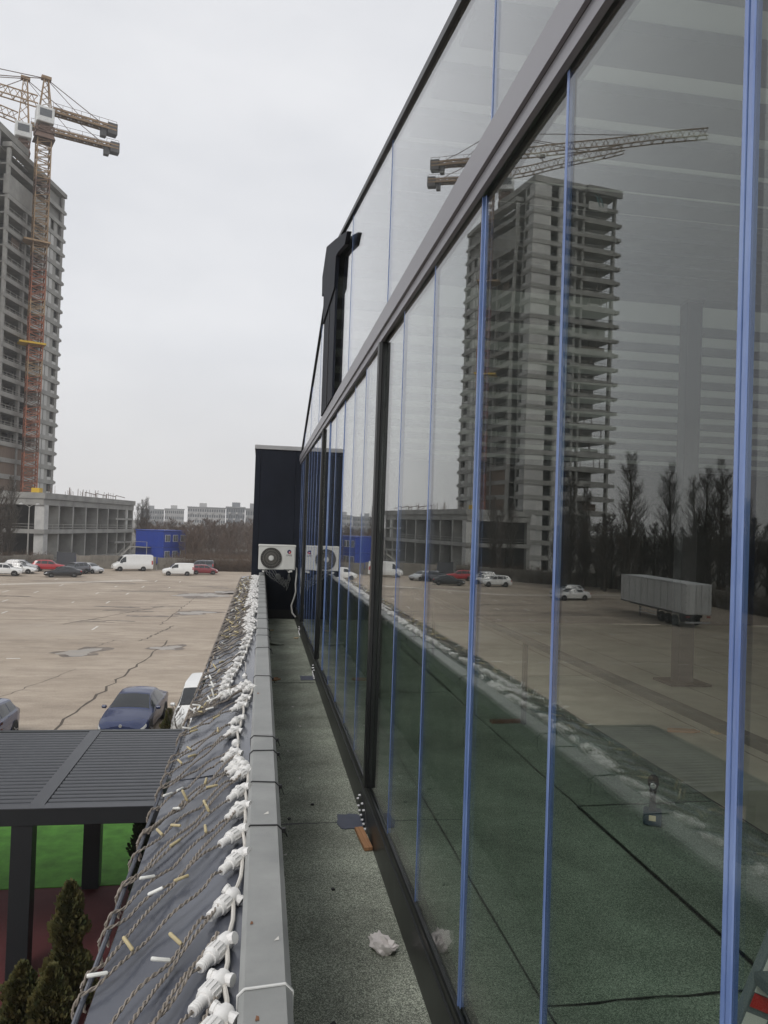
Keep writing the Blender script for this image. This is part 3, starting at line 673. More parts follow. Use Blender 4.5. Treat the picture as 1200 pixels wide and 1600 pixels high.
for k in range(5):
    p = [Vector((.12+.05*k,.5,-.02)), Vector((.20+.06*k,.42,-.12-.02*k)), Vector((.34+.05*k,.40,-.22-.03*k)), Vector((.46+.03*k,.40,-.14-.02*k)), Vector((.50+.02*k,.42,-.28-.03*k)), Vector((.60+.01*k,.44,-.20)), Vector((.62,.50,-.05))]
    pts = [Vector((0,0,0))]*0
    for i in range(len(p)-1):
        for q in range(4): pts.append(p[i].lerp(p[i+1],q/4)+Vector((r_.uniform(-.012,.012),0,r_.uniform(-.015,.015))))
    MB().tube(pts, .007, 5).build('hanging_cable', G['pipe_grey'], ac, smooth=True)
MB().lathe([(.03,0),(.055,.01),(.055,.06),(.03,.07)], (.40,.42,-.14), 12, 'y').build('cable_coil', G['pipe_grey'], ac, smooth=40)

# ================================================================== LOOSE THINGS ON THE TERRACE
def plank(cx, cy, l_, w, h, rz, m, label, cat='wood piece', tilt=0, chip=.0, z=None):
    o = MB().prism([(-l_/2,-w/2),(l_/2-chip,-w/2),(l_/2,0),(l_/2-chip*1.6,w*.2),(l_/2-chip*.3,w/2),(-l_/2+chip*.4,w/2)] if chip else [(-l_/2,-w/2),(l_/2,-w/2),(l_/2,w/2),(-l_/2,w/2)], 0, h, 'z').build('wood_piece', m, None, bevel=.002)
    o.location = (cx,cy,(ZF+.0065) if z is None else z); o.rotation_euler = (0,tilt,rz); return tag(o, label, cat)
plank(.690,4.68,.24,.052,.022,R(98),G['wood'],'orange brown wood block leaning at the bottom rail by the nearest post',tilt=R(-8),z=ZF+.026)
plank(.19,9.62,.24,.15,.014,R(8),G['wood'],'splintered orange brown board scrap beside the parapet',chip=.07)
plank(.66,13.1,.12,.06,.012,R(60),G['wood_pale'],'pale wood chip at the far end near the glass',chip=.03)
plank(.22,14.0,.16,.06,.012,R(20),G['wood_pale'],'pale wood scrap at the far end beside the parapet',chip=.04)
plank(2.55,7.5,.36,.075,.028,R(4),G['wood_dark'],'dark brown plank lying on the floor behind the glass')
plank(4.25,7.1,.34,.10,.02,R(-12),G['wood'],'splintered orange board on the inside floor beyond the railing',chip=.08)
plank(4.62,7.05,.22,.08,.03,R(25),G['wood_pale'],'pale wood block on the inside floor beyond the railing',chip=.02)
fl = MB().prism([(-.16,-.08),(.10,-.10),(.17,-.02),(.14,.07),(-.15,.06)],0,.012,'z').build('felt_scrap', G['felt'], None); fl.location=(.26,12.4,ZF+.03); fl.rotation_euler=(R(3),R(8),0)
tag(fl,'dark felt offcut curling up beside the parapet','felt scrap')
bm = bmesh.new(); bmesh.ops.create_icosphere(bm, subdivisions=3, radius=.055)
rt = random.Random(9)
from mathutils import noise as mnoise
for v in bm.verts:
    n_ = mnoise.noise(v.co*38)+.6*mnoise.noise(v.co*85+Vector((3,1,5))); v.co *= 1+.42*n_; v.co.z *= .62; v.co.x *= 1.05; v.co.z += .02*mnoise.noise(v.co*22)
me = bpy.data.meshes.new('crumpled_tissue'); bm.to_mesh(me); bm.free(); me.materials.append(G['tissue'])
tag(put('crumpled_tissue', me, None, (.625,3.50,ZF+.036), (0,0,.6), (.85,1.25,1)), 'crumpled white tissue lying against the bottom rail','tissue')
for i,(x,y) in enumerate([(.40,8.2),(.36,5.9),(.30,6.6),(.21,4.55),(.44,7.4)]):
    o = MB().add([(-.012,-.006,0),(.014,-.004,.004),(.006,.010,.002),(-.008,.008,.006)],[(0,1,2,3)]).add([(-.012,-.006,-.002),(.014,-.004,.002),(.006,.010,0),(-.008,.008,.004)],[(3,2,1,0)]).build('paper_scrap', G['tissue'], None, loc=(x,y,ZF+.009))
    o.rotation_euler = (0,0,i*1.3); tag(o,['tiny white paper scrap on the felt before the splintered board','tiny white paper scrap on the felt beyond the cross seam','tiny white paper scrap in the middle of the felt strip','tiny white paper scrap on the felt near the parapet, nearest of them','tiny white paper scrap on the felt nearest the bottom rail'][i],'paper scrap','tiny paper scraps on the felt')
for i,(x,y) in enumerate([(.42,5.35),(.25,5.1),(.45,4.1),(.19,5.6),(.35,3.0)]):
    o = MB().prism([(-.012,-.006),(.010,-.009),(.014,.005),(-.004,.010)],0,.008,'z').build('felt_crumb', G['alu_black'], None, loc=(x,y,ZF+.0055)); o.rotation_euler=(0,0,i)
    tag(o,['small black crumb on the felt just beyond the cross seam','small black crumb on the felt by the cross seam near the parapet','small black crumb on the felt left of the wood block','small black crumb on the felt tight beside the parapet','small black crumb on the felt left of the crumpled tissue'][i],'debris','black crumbs on the felt')
# cordless driver standing on its battery
dr = thing('cordless_driver','black cordless impact driver standing on its battery behind the glass','power tool',(2.70,4.86,ZF+.006),R(-29))
MB().prism([(-.055,-.06),(.055,-.06),(.06,-.04),(.06,.05),(.05,.065),(-.05,.065),(-.06,.05),(-.06,-.04)],0,.085,'z').build('battery', G['tool_blue'], dr, bevel=.006)
MB().box(-.022,.022,-.0625,-.0601,.034,.070).build('battery_label', G['label_cream'], dr)
mb = MB(); mb.tube([(0,.0,.08),(0,.004,.14),(0,.0,.20),(0,-.008,.24)],[.026,.021,.022,.026],10); mb.build('handle', G['tool_black'], dr, smooth=True)
MB().lathe([(.018,-.085),(.030,-.075),(.037,-.03),(.038,.04),(.034,.07),(.02,.085)],(0,0,.275),16,'y').build('motor_housing', G['tool_black'], dr, smooth=40)
MB().lathe([(.006,-.12),(.012,-.118),(.013,-.09),(.02,-.084)],(0,0,.275),12,'y').build('chuck', G['steel_bright'], dr, smooth=40)
MB().box(-.006,.006,-.034,-.02,.19,.225).build('trigger', G['tool_black'], dr)
# ladder stile leaning by the right edge
ld = thing('stepladder','grey stepladder with warning stickers standing inside at the right edge','ladder',(.87,1.48,ZF+.006),0)
tl = R(23.5)
for sy in (-.22,.22):
    st = MB().obox((0,0,1.05),(.075,.028,2.15),Matrix.Identity(3)).build('stile', G['ladder_grey'], ld, bevel=.004); st.location=(0,sy,0); st.rotation_euler=(0,tl,0)
    if sy > 0:
        MB().box(-.030,.030,-.0165,-.0145,.93,1.06).build('sticker', G['sticker_white'], st); MB().box(-.030,.030,-.0178,-.0168,.895,.928).build('sticker_band', G['sticker_red'], st)
        for k in range(4): MB().box(-.022+.006*k,.022-.005*(k%2),-.0178,-.0168,.945+.027*k,.957+.027*k).build('sticker_mark', G['sticker_red'] if k%2 else G['ink'], st)
        MB().box(-.030,.030,-.0165,-.0145,.80,.88).build('sticker', G['sticker_white'], st)
    s2 = MB().obox((0,0,.98),(.03,.028,2.0),Matrix.Identity(3)).build('rear_leg', G['ladder_grey'], ld); s2.location=(1.25,sy,0); s2.rotation_euler=(0,-R(17),0)
for k in range(6):
    z = .3+.3*k; MB().box(-.05,.05,-.205,.205,-.014,.014).build('tread', G['ladder_grey'], ld, loc=(math.tan(tl)*z,0,z))
exec_rest = True

# ================================================================== PERGOLA, LAWN PLANTS
pg = thing('pergola','dark grey louvred pergola over the lawn and red paving','pergola')
PX0, PX1, PY0, PY1, PZ = -9.4, -1.10, 14.35, 19.6, 3.0
for x0,x1 in ((PX0,PX0+.16),(PX1-.16,PX1)): MB().box(x0,x1,PY0+.16,PY1-.16,PZ-.30,PZ).build('side_beam', G['pergola_frame'], pg)
MB().box(PX0,PX1,PY0,PY0+.16,PZ-.30,PZ).build('front_beam', G['pergola_frame'], pg, bevel=.01)
MB().box(PX0,PX1,PY1-.16,PY1,PZ-.30,PZ).build('rear_beam', G['pergola_frame'], pg, bevel=.01)
MB().box(-3.92,-3.66,PY0+.16,PY1-.16,PZ-.28,PZ+.012).build('middle_beam', G['pergola'], pg, bevel=.006)
MB().box(PX0+.0,PX1,PY0-.012,PY0+.172,PZ+.002,PZ+.014).build('front_cover', G['pergola'], pg)
lw = .196
for x0,x1 in ((PX0+.17,-3.93),(-3.65,PX1-.17)):
    lm = MB().prism([(.01,-.02),(lw*.60,-.01),(lw*.66,.040),(lw*.58,.050),(.03,.044),(.012,.030)],x0,x1,'x').mesh('louvre', G['pergola'])
    gm_ = MB().box(x0,x1,lw*.60,lw*1.02,.010,.018).mesh('louvre_gap_shade', G['alu_black'])  # black strip added in each louvre gap, standing for the shade there
    for k in range(25): put('louvre', lm, pg, (0,PY0+.18+lw*k,PZ-.05)); put('louvre_gap_shade', gm_, pg, (0,PY0+.18+lw*k,PZ-.05))
for x,y in ((-4.16,PY0+.02),(-3.62,PY1-1.9),(PX0+.2,PY0+.02),(PX0+.2,PY1-1.9)):
    MB().box(x,x+.36,y,y+.30,0.0,PZ-.301).build('post', G['pergola_frame'], pg, bevel=.008)

def foliage(name, h, r, n, m, parent, seed, leaf=.05, shape='cone'):
    rd = random.Random(seed); mb = MB()
    for _ in range(n):
        if shape == 'cone':
            t = rd.random()**1.35; z = h*(.03+.96*t); rad = r*(1-t)**.72*(.85+.25*math.sin(9*t+seed)+.12*math.sin(23*t))+.01
        else:
            t = rd.random(); z = h*t; rad = r*math.sqrt(max(.05,1-(2*t-1)**2))
        a = rd.uniform(0,6.283); lump = 1+.22*math.sin(4*a+7*t*3+seed)+.14*math.sin(9*a-11*t); q = rad*lump*(rd.uniform(.62,1.06)); x, y = q*math.cos(a), q*math.sin(a)
        d = Vector((math.cos(a)*rd.uniform(.2,.8),math.sin(a)*rd.uniform(.2,.8),rd.uniform(.4,1.2))).normalized(); s = leaf*rd.uniform(.6,1.5)
        w = d.cross(Vector((rd.uniform(-1,1),rd.uniform(-1,1),rd.uniform(-1,1)))).normalized()*s*.32; p = Vector((x,y,z))
        mb.add([p-w*.4,p+w*.4,p+d*s*.55+w,p+d*s,p+d*s*.55-w],[(0,1,2,3,4)])
    return mb.build(name, m, parent, fix=False)
def thuja(loc, h, r, label, seed, m='thuja', n=6500):
    t = thing('thuja', label, 'conifer', loc); MB().tube([(0,0,0),(.01,0,h*.5),(0,0,h*.93)],[.05,.03,.006],6).build('trunk', G['bark'], t)
    foliage('crown', h, r, n, G[m], t, seed, .085); return t
thuja((-2.95,13.6,0),2.0,.44,'tall pointed thuja in front of the pergola, tallest at the lower left',1,n=9000)
thuja((-3.5,13.0,0),1.0,.36,'low thuja at the bottom left edge below the tallest one',2)
thuja((-3.0,12.8,0),1.05,.38,'lower bushy thuja in front of the tallest one at the bottom',3)
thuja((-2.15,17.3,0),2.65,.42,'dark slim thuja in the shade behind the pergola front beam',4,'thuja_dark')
thuja((-3.2,30.0,0),.95,.26,'small thuja between the blue sedan and the white car',5)
sh = thing('red_shrub','reddish brown shrub in front of the parked blue hatchback','shrub',(-8.9,26.4,0)); foliage('crown',1.5,.85,2600,G['red_shrub'],sh,6,.09,'ball')
MB().tube([(0,0,0),(0,0,.5)],.03,5).build('stem', G['bark'], sh)

# ================================================================== CARS
WHEELS = {}
def wheel_meshes(r, w):
    k = (r,w)
    if k not in WHEELS:
        ty = MB().lathe([(r*.66,-w/2),(r*.93,-w/2),(r,-w*.34),(r,w*.34),(r*.93,w/2),(r*.66,w/2)],n=20,axis='x').mesh('tyre', G['tyre'], smooth=40)
        mb = MB().lathe([(r*.3,-w*.30),(r*.68,-w*.34),(r*.68,w*.34),(r*.3,w*.30)],n=16,axis='x')
        for i in range(5):
            t = 2*math.pi*i/5
            for sg in (-1,1): mb.bar((sg*w*.40,0,0),(sg*w*.42,r*.66*math.cos(t),r*.66*math.sin(t)),.07,.03)
        WHEELS[k] = (ty, mb.mesh('rim', G['rim']))
    return WHEELS[k]
# stations: t, zbot, shoulder, top, w_shoulder, w_top
PROF = {
 'sedan': dict(L=4.68,W=1.83,wr=.325,ax=(.185,.79),cowl=.275,rf=.44,rr=.70,deck=.87,st=[(0,.36,.52,.60,.70,.52),(.012,.28,.56,.66,.84,.66),(.05,.22,.63,.74,.94,.76),(.13,.20,.74,.84,.985,.80),(.275,.19,.86,.965,1,.83),(.36,.19,.88,1.21,1,.73),(.44,.19,.90,1.40,1,.655),(.56,.19,.92,1.45,1,.65),(.70,.19,.94,1.39,1,.64),(.79,.2,.96,1.21,.995,.70),(.87,.21,.96,1.05,.985,.78),(.97,.26,.92,1.01,.93,.74),(1,.36,.80,.92,.84,.62)]),
 'suv': dict(L=4.6,W=1.88,wr=.36,ax=(.19,.79),cowl=.26,rf=.40,rr=.88,deck=.97,st=[(0,.42,.62,.78,.78,.6),(.015,.34,.70,.88,.88,.72),(.06,.30,.82,.96,.96,.80),(.26,.28,.98,1.10,1,.84),(.33,.28,1.0,1.38,1,.74),(.40,.28,1.02,1.60,1,.67),(.55,.28,1.04,1.68,1,.67),(.80,.28,1.06,1.66,1,.65),(.88,.28,1.07,1.60,.99,.65),(.97,.32,1.05,1.18,.94,.72),(1,.42,.9,1.05,.86,.66)]),
 'hatch': dict(L=4.1,W=1.75,wr=.31,ax=(.19,.80),cowl=.25,rf=.42,rr=.86,deck=.97,st=[(0,.36,.52,.64,.74,.55),(.02,.27,.60,.74,.88,.7),(.07,.22,.70,.82,.96,.78),(.25,.2,.88,.99,1,.83),(.34,.2,.90,1.28,1,.72),(.42,.2,.92,1.44,1,.66),(.6,.2,.94,1.49,1,.66),(.86,.2,.97,1.40,.99,.64),(.96,.24,.95,1.06,.93,.70),(1,.36,.8,.95,.84,.62)]),
 'van': dict(L=5.95,W=2.05,wr=.35,ax=(.16,.75),cowl=.125,rf=.25,rr=.975,deck=.999,st=[(0,.42,.72,.92,.80,.64),(.012,.32,.82,1.02,.92,.78),(.05,.30,.98,1.16,.98,.84),(.125,.28,1.15,1.32,1,.86),(.19,.28,1.2,1.90,1,.80),(.25,.28,1.24,2.32,1,.80),(.33,.28,1.26,2.48,1,.84),(.6,.28,1.28,2.52,1,.85),(.975,.28,1.28,2.50,1,.85),(1,.34,1.25,2.40,.97,.83)]),
 'minivan': dict(L=4.4,W=1.8,wr=.31,ax=(.185,.79),cowl=.235,rf=.40,rr=.965,deck=.998,st=[(0,.38,.62,.78,.76,.58),(.015,.30,.70,.86,.9,.72),(.06,.24,.82,.95,.97,.80),(.235,.22,1.0,1.12,1,.84),(.32,.22,1.04,1.48,1,.76),(.40,.22,1.06,1.74,1,.74),(.55,.22,1.08,1.82,1,.78),(.965,.22,1.1,1.80,1,.78),(1,.30,1.05,1.70,.96,.75)]),
}
def car(kind, paint, loc, rz, label, glass_rear=True, panelvan=False, scale=1.0, plate=True, emblem=False, group=None, name='car', fine=False):
    P = PROF[kind]; Lc, Wc = P['L'], P['W']; st = np.array(P['st'])
    ts = np.unique(np.concatenate([np.linspace(0,1,41), st[:,0]]))
    def prof(t):
        v = np.array([np.mean([np.interp(min(1,max(0,t+d)), st[:,0], st[:,k]) for d in (-.012,0,.012)]) for k in range(1,6)]); return v
    def ring(t):
        zb, sh, tp, ws, wt = prof(t); h = Wc/2; w = h*ws; q = h*wt*min(1, ws+.02)
        return [(0,zb),(w*.86,zb),(w*.97,zb+.10),(w*1.0,zb+.45*(sh-zb)),(w*.985,sh-.05),(w*.955,sh+.012),(q,tp-.035),(q*.86,tp-.004),(q*.45,tp+.018),(0,tp+.026)]
    def surf(t, s, side, off=0):
        r0 = ring(t); i = min(int(s), len(r0)-2); f = s-i; a, b = r0[i], r0[i+1]
        x, z = a[0]+(b[0]-a[0])*f, a[1]+(b[1]-a[1])*f
        return Vector((side*x, (t-.5)*Lc, z))
    def spt(t, s, side, off):
        e = .004; p = surf(t,s,side); a = surf(min(1,t+e),s,side)-surf(max(0,t-e),s,side); b = surf(t,min(8.99,s+.05),side)-surf(t,max(0,s-.05),side)
        n_ = a.cross(b); n_ = n_.normalized() if n_.length > 1e-9 else Vector((0,0,1))
        c = Vector((0,p.y,.6)); 
        if n_.dot(p-c) < 0: n_ = -n_
        return p + n_*off
    root = thing(name, label, 'van' if kind in ('van','minivan') and panelvan else 'car', loc, rz, group, scale)
    mb = MB(); vs = []; n = 10
    for t in ts:
        r0 = ring(t); vs += [(x,(t-.5)*Lc,z) for x,z in r0] + [(-x,(t-.5)*Lc,z) for x,z in r0[-2:0:-1]]
    m_ = 2*n-2; k = len(ts)
    fs = [(i*m_+j, i*m_+(j+1)%m_, (i+1)*m_+(j+1)%m_, (i+1)*m_+j) for i in range(k-1) for j in range(m_)]
    fs += [tuple(range(m_)), tuple(reversed(range((k-1)*m_, k*m_)))]
    body = mb.add(vs, fs).build('body', G[paint], root, smooth=32)
    def patchm(nm, m, t0, t1, s0, s1, sides=(1,-1), off=.008, nt_=6, ns_=4, across=False, parent=None, trim=None):
        res = []
        for sd in ((0,) if across else sides):
            v = []; f = []
            rows = []
            for i in range(nt_+1):
                t = t0+(t1-t0)*i/nt_; row = []
                if across:
                    sl = [s0+(8.98-s0)*j/ns_ for j in range(ns_+1)]
                    row = [spt(t,s,1,off) for s in sl]+[spt(t,s,-1,off) for s in reversed(sl[:-1])]
                else:
                    a, b = s0, s1
                    if trim: a, b = trim(t,a,b)
                    row = [spt(t,a+(b-a)*j/ns_,sd,off) for j in range(ns_+1)]
                rows.append(row)
            w = len(rows[0]); v = [p for r0 in rows for p in r0]
            f = [(i*w+j,i*w+j+1,(i+1)*w+j+1,(i+1)*w+j) for i in range(nt_) for j in range(w-1)]
            res.append(MB().add(v,f).build(nm, m, parent or root, smooth=60))
        return res
    c, rf, rr2, dk = P['cowl'], P['rf'], P['rr'], P['deck']
    patchm('windscreen', G['dark_glass'], c+.012, rf-.012, 6.15, 9, across=True)
    if glass_rear and not panelvan: patchm('rear_window', G['dark_glass'], rr2+.012, dk-.02, 6.2, 9, across=True)
    if kind == 'van': wins = [(c+.035, rf+.06)]
    elif panelvan: wins = [(c+.05, .50)]
    elif kind == 'sedan': wins = [(c+.06,.50),(.515,rr2+.035)]
    else: wins = [(c+.05,.50),(.515,.70),(.715,rr2+.0)]
    for a,b in wins: patchm('side_window', G['dark_glass'], a, b, 5.12, 5.86, off=.007)
    hl = patchm('headlight', G['lamp_clear'], .012, .075 if kind!='van' else .05, 3.75, 4.9, off=.006)
    patchm('tail_light', G['lamp_red'], .955, .992, 3.6, 5.0 if kind not in('van','minivan') else 5.3, off=.006)
    # dark sill, grille and bumper strip
    patchm('sill', G['plastic_black'], .06, .94, 1.0, 2.1, off=.004, nt_=10, ns_=2)
    zb = PROF[kind]['st'][1][1]
    MB().box(-Wc*.26,Wc*.26,-Lc/2-.012,-Lc/2+.08,zb+.06,zb+.17).build('grille', G['plastic_black'], root, bevel=.01)
    if plate: MB().box(-.26,.26,-Lc/2-.022,-Lc/2-.013,zb+.15,zb+.26).build('number_plate', G['plate'], root)
    if emblem:
        e = MB().lathe([(.0,-.012),(.055,-.010),(.06,0)],n=14,axis='y').build('emblem', G['rim'], root, loc=(0,-Lc/2-.004,zb+.37))
    wr = P['wr']; ty, ri = wheel_meshes(wr,.21)
    arch = MB().lathe([(wr*1.14,-.012),(wr*1.14,.012)],n=22,axis='x').mesh('wheel_arch', G['plastic_black'])
    for ax in P['ax']:
        for sg in (-1,1):
            y = (ax-.5)*Lc; x = sg*(Wc/2-.10)
            put('wheel_arch', arch, root, (sg*(Wc/2-.006),y,wr*1.03))
            w_ = put('wheel', ty, root, (sg*(Wc/2-.085),y,wr)); put('rim', ri, w_, (0,0,0))
    for sg in (-1,1):
        MB().lathe([(.02,-.10),(.065,-.07),(.07,.06),(.03,.09)],n=10,axis='x').build('mirror', G[paint if not panelvan else 'plastic_black'], root, smooth=40, loc=(sg*(Wc/2+.10),(c+.075-.5)*Lc,PROF[kind]['st'][4][2]+.10))
    for (a,b) in wins[:2]:
        for sg in (1,-1):
            p0 = spt(b+.008,4.4,sg,.004); put('door_handle', MB().box(-.012,.012,-.09,.09,-.014,.014).mesh('door_handle', G[paint]), root, spt(b-.03,4.55,sg,.012))
    return root
car('sedan','car_navy',(-4.62,31.2,0),R(-4),'dark blue sedan parked nose in behind the louvred pergola',emblem=True,scale=1.0)
car('minivan','car_white',(-2.05,30.9,0),R(-3),'white compact van parked right beside the dark blue sedan')
car('hatch','car_blue',(-9.55,28.6,0),R(-2),'blue hatchback cut by the left edge behind the red shrub')
car('van','car_white',(-19.6,123.2,0),R(-68),'large white panel van parked along the site fence',panelvan=True,name='van')
car('minivan','car_white',(-11.9,115.6,0),R(-80),'small white delivery van standing out in the lot',panelvan=True,name='van')
car('sedan','car_black',(-26.0,107.6,0),R(-72),'black sedan in the lot in front of the red car')
car('suv','car_grey',(-25.9,113.5,0),R(-30),'dark grey car parked just behind the black sedan')
car('hatch','car_silver',(-24.4,116.2,0),R(60),'silver hatchback to the right of the dark grey car')
car('suv','car_red',(-30.5,118.0,0),R(95),'bright red car parked by the dark fence')
car('suv','car_white',(-33.4,107.6,0),R(96),'white sport utility car nearest the lot in the left row')
car('sedan','car_white',(-33.0,112.6,0),R(88),'white sedan second in the left row of white cars')
car('suv','car_silver',(-34.0,117.0,0),R(90),'pale silver car behind the white sedan in the left row')
car('minivan','car_grey',(-9.6,125.6,0),R(-85),'dark grey van at the fence behind the small white van')
car('hatch','car_maroon',(-8.4,119.2,0),R(100),'dark red hatchback behind the small white van')
car('sedan','car_white',(-36.4,88.2,0),R(84),'white sedan reflected in the glass beside the trailer')
car('hatch','car_silver',(-38.2,93.5,0),R(86),'silver hatchback reflected behind the white sedan')
car('suv','car_white',(-39.8,53.6,0),R(20),'white car reflected at the right edge of the glass')

# semi-trailer
tr = thing('semi_trailer','white box semi-trailer reflected in the glass under the poplars','trailer',(-38.0,69.6,0),R(3.5))
TL = 13.6
MB().box(-1.25,1.25,-TL/2,TL/2,1.22,3.95).build('box', G['trailer_white'], tr, bevel=.03)
rbm = MB().box(-.012,.012,-.03,.03,1.31,3.87).mesh('side_rib', G['car_silver'])
for k in range(10):
    for s in (-1,1): put('side_rib', rbm, tr, (s*1.258,-TL/2+.7+1.35*k,0))
for s in (-1,1): MB().box(s*1.27-.02,s*1.27+.02,-TL/2,TL/2,1.20,1.30).build('side_rail', G['car_grey'], tr); MB().box(s*1.27-.02,s*1.27+.02,-TL/2,TL/2,3.88,3.97).build('top_rail', G['car_silver'], tr)
for s in (-1,1):
    d = MB().box(s*.62-.58,s*.62+.58,-TL/2-.04,-TL/2-.005,1.30,3.88).build('door', G['trailer_white'], tr, bevel=.01)
    for x in (.25,.95): MB().cone((s*x,-TL/2-.06,1.3),(s*x,-TL/2-.06,3.85),.02,.02,6).build('lock_bar', G['car_silver'], d)
    for z in (1.5,2.3,3.1,3.7): MB().box(s*1.2-.05,s*1.2+.05,-TL/2-.055,-TL/2-.041,z,z+.08).build('hinge', G['car_grey'], d)
    MB().box(s*1.0-.18,s*1.0+.18,-TL/2-.03,-TL/2,.98,1.1).build('tail_light', G['lamp_red'], tr)
MB().box(-.45,.45,-TL/2+.1,TL/2-.4,.95,1.21).build('chassis', G['plastic_black'], tr); MB().box(-1.2,1.2,-TL/2,-TL/2+.1,.45,.60).build('underrun_bar', G['car_silver'], tr)
ty, ri = wheel_meshes(.5,.3)
for k in range(3):
    for s in (-1,1): w_ = put('wheel', ty, tr, (s*1.05,-TL/2+2.3+1.3*k,.5)); put('rim', ri, w_)
for s in (-1,1):
    MB().box(s*.9-.06,s*.9+.06,2.8,2.95,0,.95).build('landing_leg', G['car_grey'], tr)
    MB().box(s*1.2-.02,s*1.2+.02,-1.2,2.4,.45,.55).build('side_guard', G['car_silver'], tr); MB().box(s*1.2-.02,s*1.2+.02,-1.2,2.4,.75,.85).build('side_guard', G['car_silver'], tr)

# ================================================================== TOWER UNDER CONSTRUCTION
tw = thing('tower_block','tall unfinished concrete tower block beside the cranes','tower',(-51.9,148.3,0),R(-11))
FH = 3.1; NF = 25
def slabmesh(parts):
    mb = MB()
    for q in parts: mb.box(*q)
    return mb.mesh('floor_slab', G['concrete'])
LOWS = slabmesh([(-20.7,.12,-.12,4.0,-.30,0),(-20.7,1.92,4.0,27.3,-.30,0),(-20.7,.14,-.14,.12,-.62,.34),(-.1,.14,.12,3.95,-.55,.20),(1.7,1.95,3.95,27.32,-.60,.28)])
TALL = slabmesh([(-20.7,.12,-.12,14,-.30,0),(-20.7,.14,-.14,.12,-.52,.12)])
bits = {}
def bit(nm, key, m, q):
    bits[key] = (nm, MB().box(*q).mesh(nm, G[m]))
h = FH-.30
bit('wall_panel','fA','concrete_pale',(-2.9,-.02,0,.25,0,h)); bit('wall_panel','fD','concrete',(-10.3,-8.2,.1,.3,0,1.1)); bit('wall_panel','fA2','concrete_pale',(-4.4,-2.92,.02,.25,0,h)); bit('wall_panel','fB','concrete_pale',(-8.1,-6.5,0,.25,0,h))
bit('column','fc1','concrete',(-6.5,-6.2,.05,.6,0,h)); bit('column','fc2','concrete',(-10.9,-10.4,.05,.7,0,h)); bit('column','fc3','concrete',(-12.5,-12.0,.05,.9,0,h)); bit('column','fc4','concrete',(-20.3,-19.8,.05,.9,0,h))
bit('balcony_edge','fbal','concrete',(-12.0,-9.2,-.9,-.12,-.42,.28)); bit('balcony_edge','fbal2','concrete',(-21.7,-20.7,-.3,1.0,-.45,.20))
bit('balcony_edge','fbal3','concrete',(-19.8,-12.6,-.20,-.142,-.60,.50))
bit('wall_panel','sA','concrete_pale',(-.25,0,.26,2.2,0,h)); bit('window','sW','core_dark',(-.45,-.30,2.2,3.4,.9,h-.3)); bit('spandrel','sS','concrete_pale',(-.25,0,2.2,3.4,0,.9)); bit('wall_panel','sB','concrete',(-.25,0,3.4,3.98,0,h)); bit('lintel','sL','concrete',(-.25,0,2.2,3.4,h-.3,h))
bit('column','lc1','concrete',(1.2,1.8,4.05,4.7,0,h)); bit('column','lc2','concrete',(1.2,1.8,10.9,11.6,0,h)); bit('column','lc3','concrete',(1.0,1.8,18.2,19.2,0,h))
bit('wall_panel','lA','concrete_pale',(1.5,1.78,19.3,21.0,0,h)); bit('wall_panel','lB','concrete_pale',(1.5,1.78,21.3,22.7,0,h)); bit('wall_panel','lC','concrete',(1.45,1.72,22.75,24.2,0,h))
bit('window','lW','core_dark',(1.2,1.35,24.2,25.9,.9,h-.35)); bit('spandrel','lS','concrete_pale',(1.5,1.78,24.2,25.9,0,.9)); bit('lintel','lL','concrete',(1.5,1.76,24.2,25.9,h-.35,h)); bit('column','lD','concrete',(1.4,1.8,25.95,27.0,0,h)); bit('slab_stub','lstub','concrete',(1.3,2.05,27.33,27.65,-.4,.1))
bit('balcony_edge','le1','concrete',(1.8,1.97,4.7,18.2,-.45,.22))
gmb = MB()
for z in (.55,1.05): gmb.bar((1.75,4.7,z),(1.75,18.2,z),.07)
for y in (6.5,8.7,12.8,15.2,17.2): gmb.bar((1.75,y,0),(1.75,y,1.1),.07)
bits['gr'] = ('guard_rail', gmb.mesh('guard_rail', G['guard']))
gmb = MB()
for z in (.55,1.05): gmb.bar((-19.8,.15,z),(-12.6,.15,z),.07)
for x in (-14,-16,-18): gmb.bar((x,.15,0),(x,.15,1.1),.07)
bits['gr2'] = ('guard_rail', gmb.mesh('guard_rail', G['guard']))
bit('timber_boarding','tb1','timber_board',(1.5,1.7,4.75,10.85,0,h)); bit('timber_boarding','tb2','timber_board',(1.5,1.7,11.65,18.15,0,h))
bit('inner_wall','iw1','concrete_dim',(-9,-.6,9.0,9.3,0,h)); bit('inner_wall','iw2','concrete_dim',(-20.5,-12.5,6.4,6.7,0,h)); bit('core_wall','cw','core_dark',(-11.5,-4.3,2.4,8.9,0,h)); bit('core_wall','cw2','core_dark',(-11,-3.2,9.4,26.5,0,h)); bit('backing_wall','bk','concrete_dim',(.9,1.1,19.2,27,0,h)); bit('inner_column','ic','concrete_dim',(-2.2,-1.6,11,11.6,0,h)); bit('inner_column','ic2','concrete_dim',(-2.2,-1.6,15,15.6,0,h))
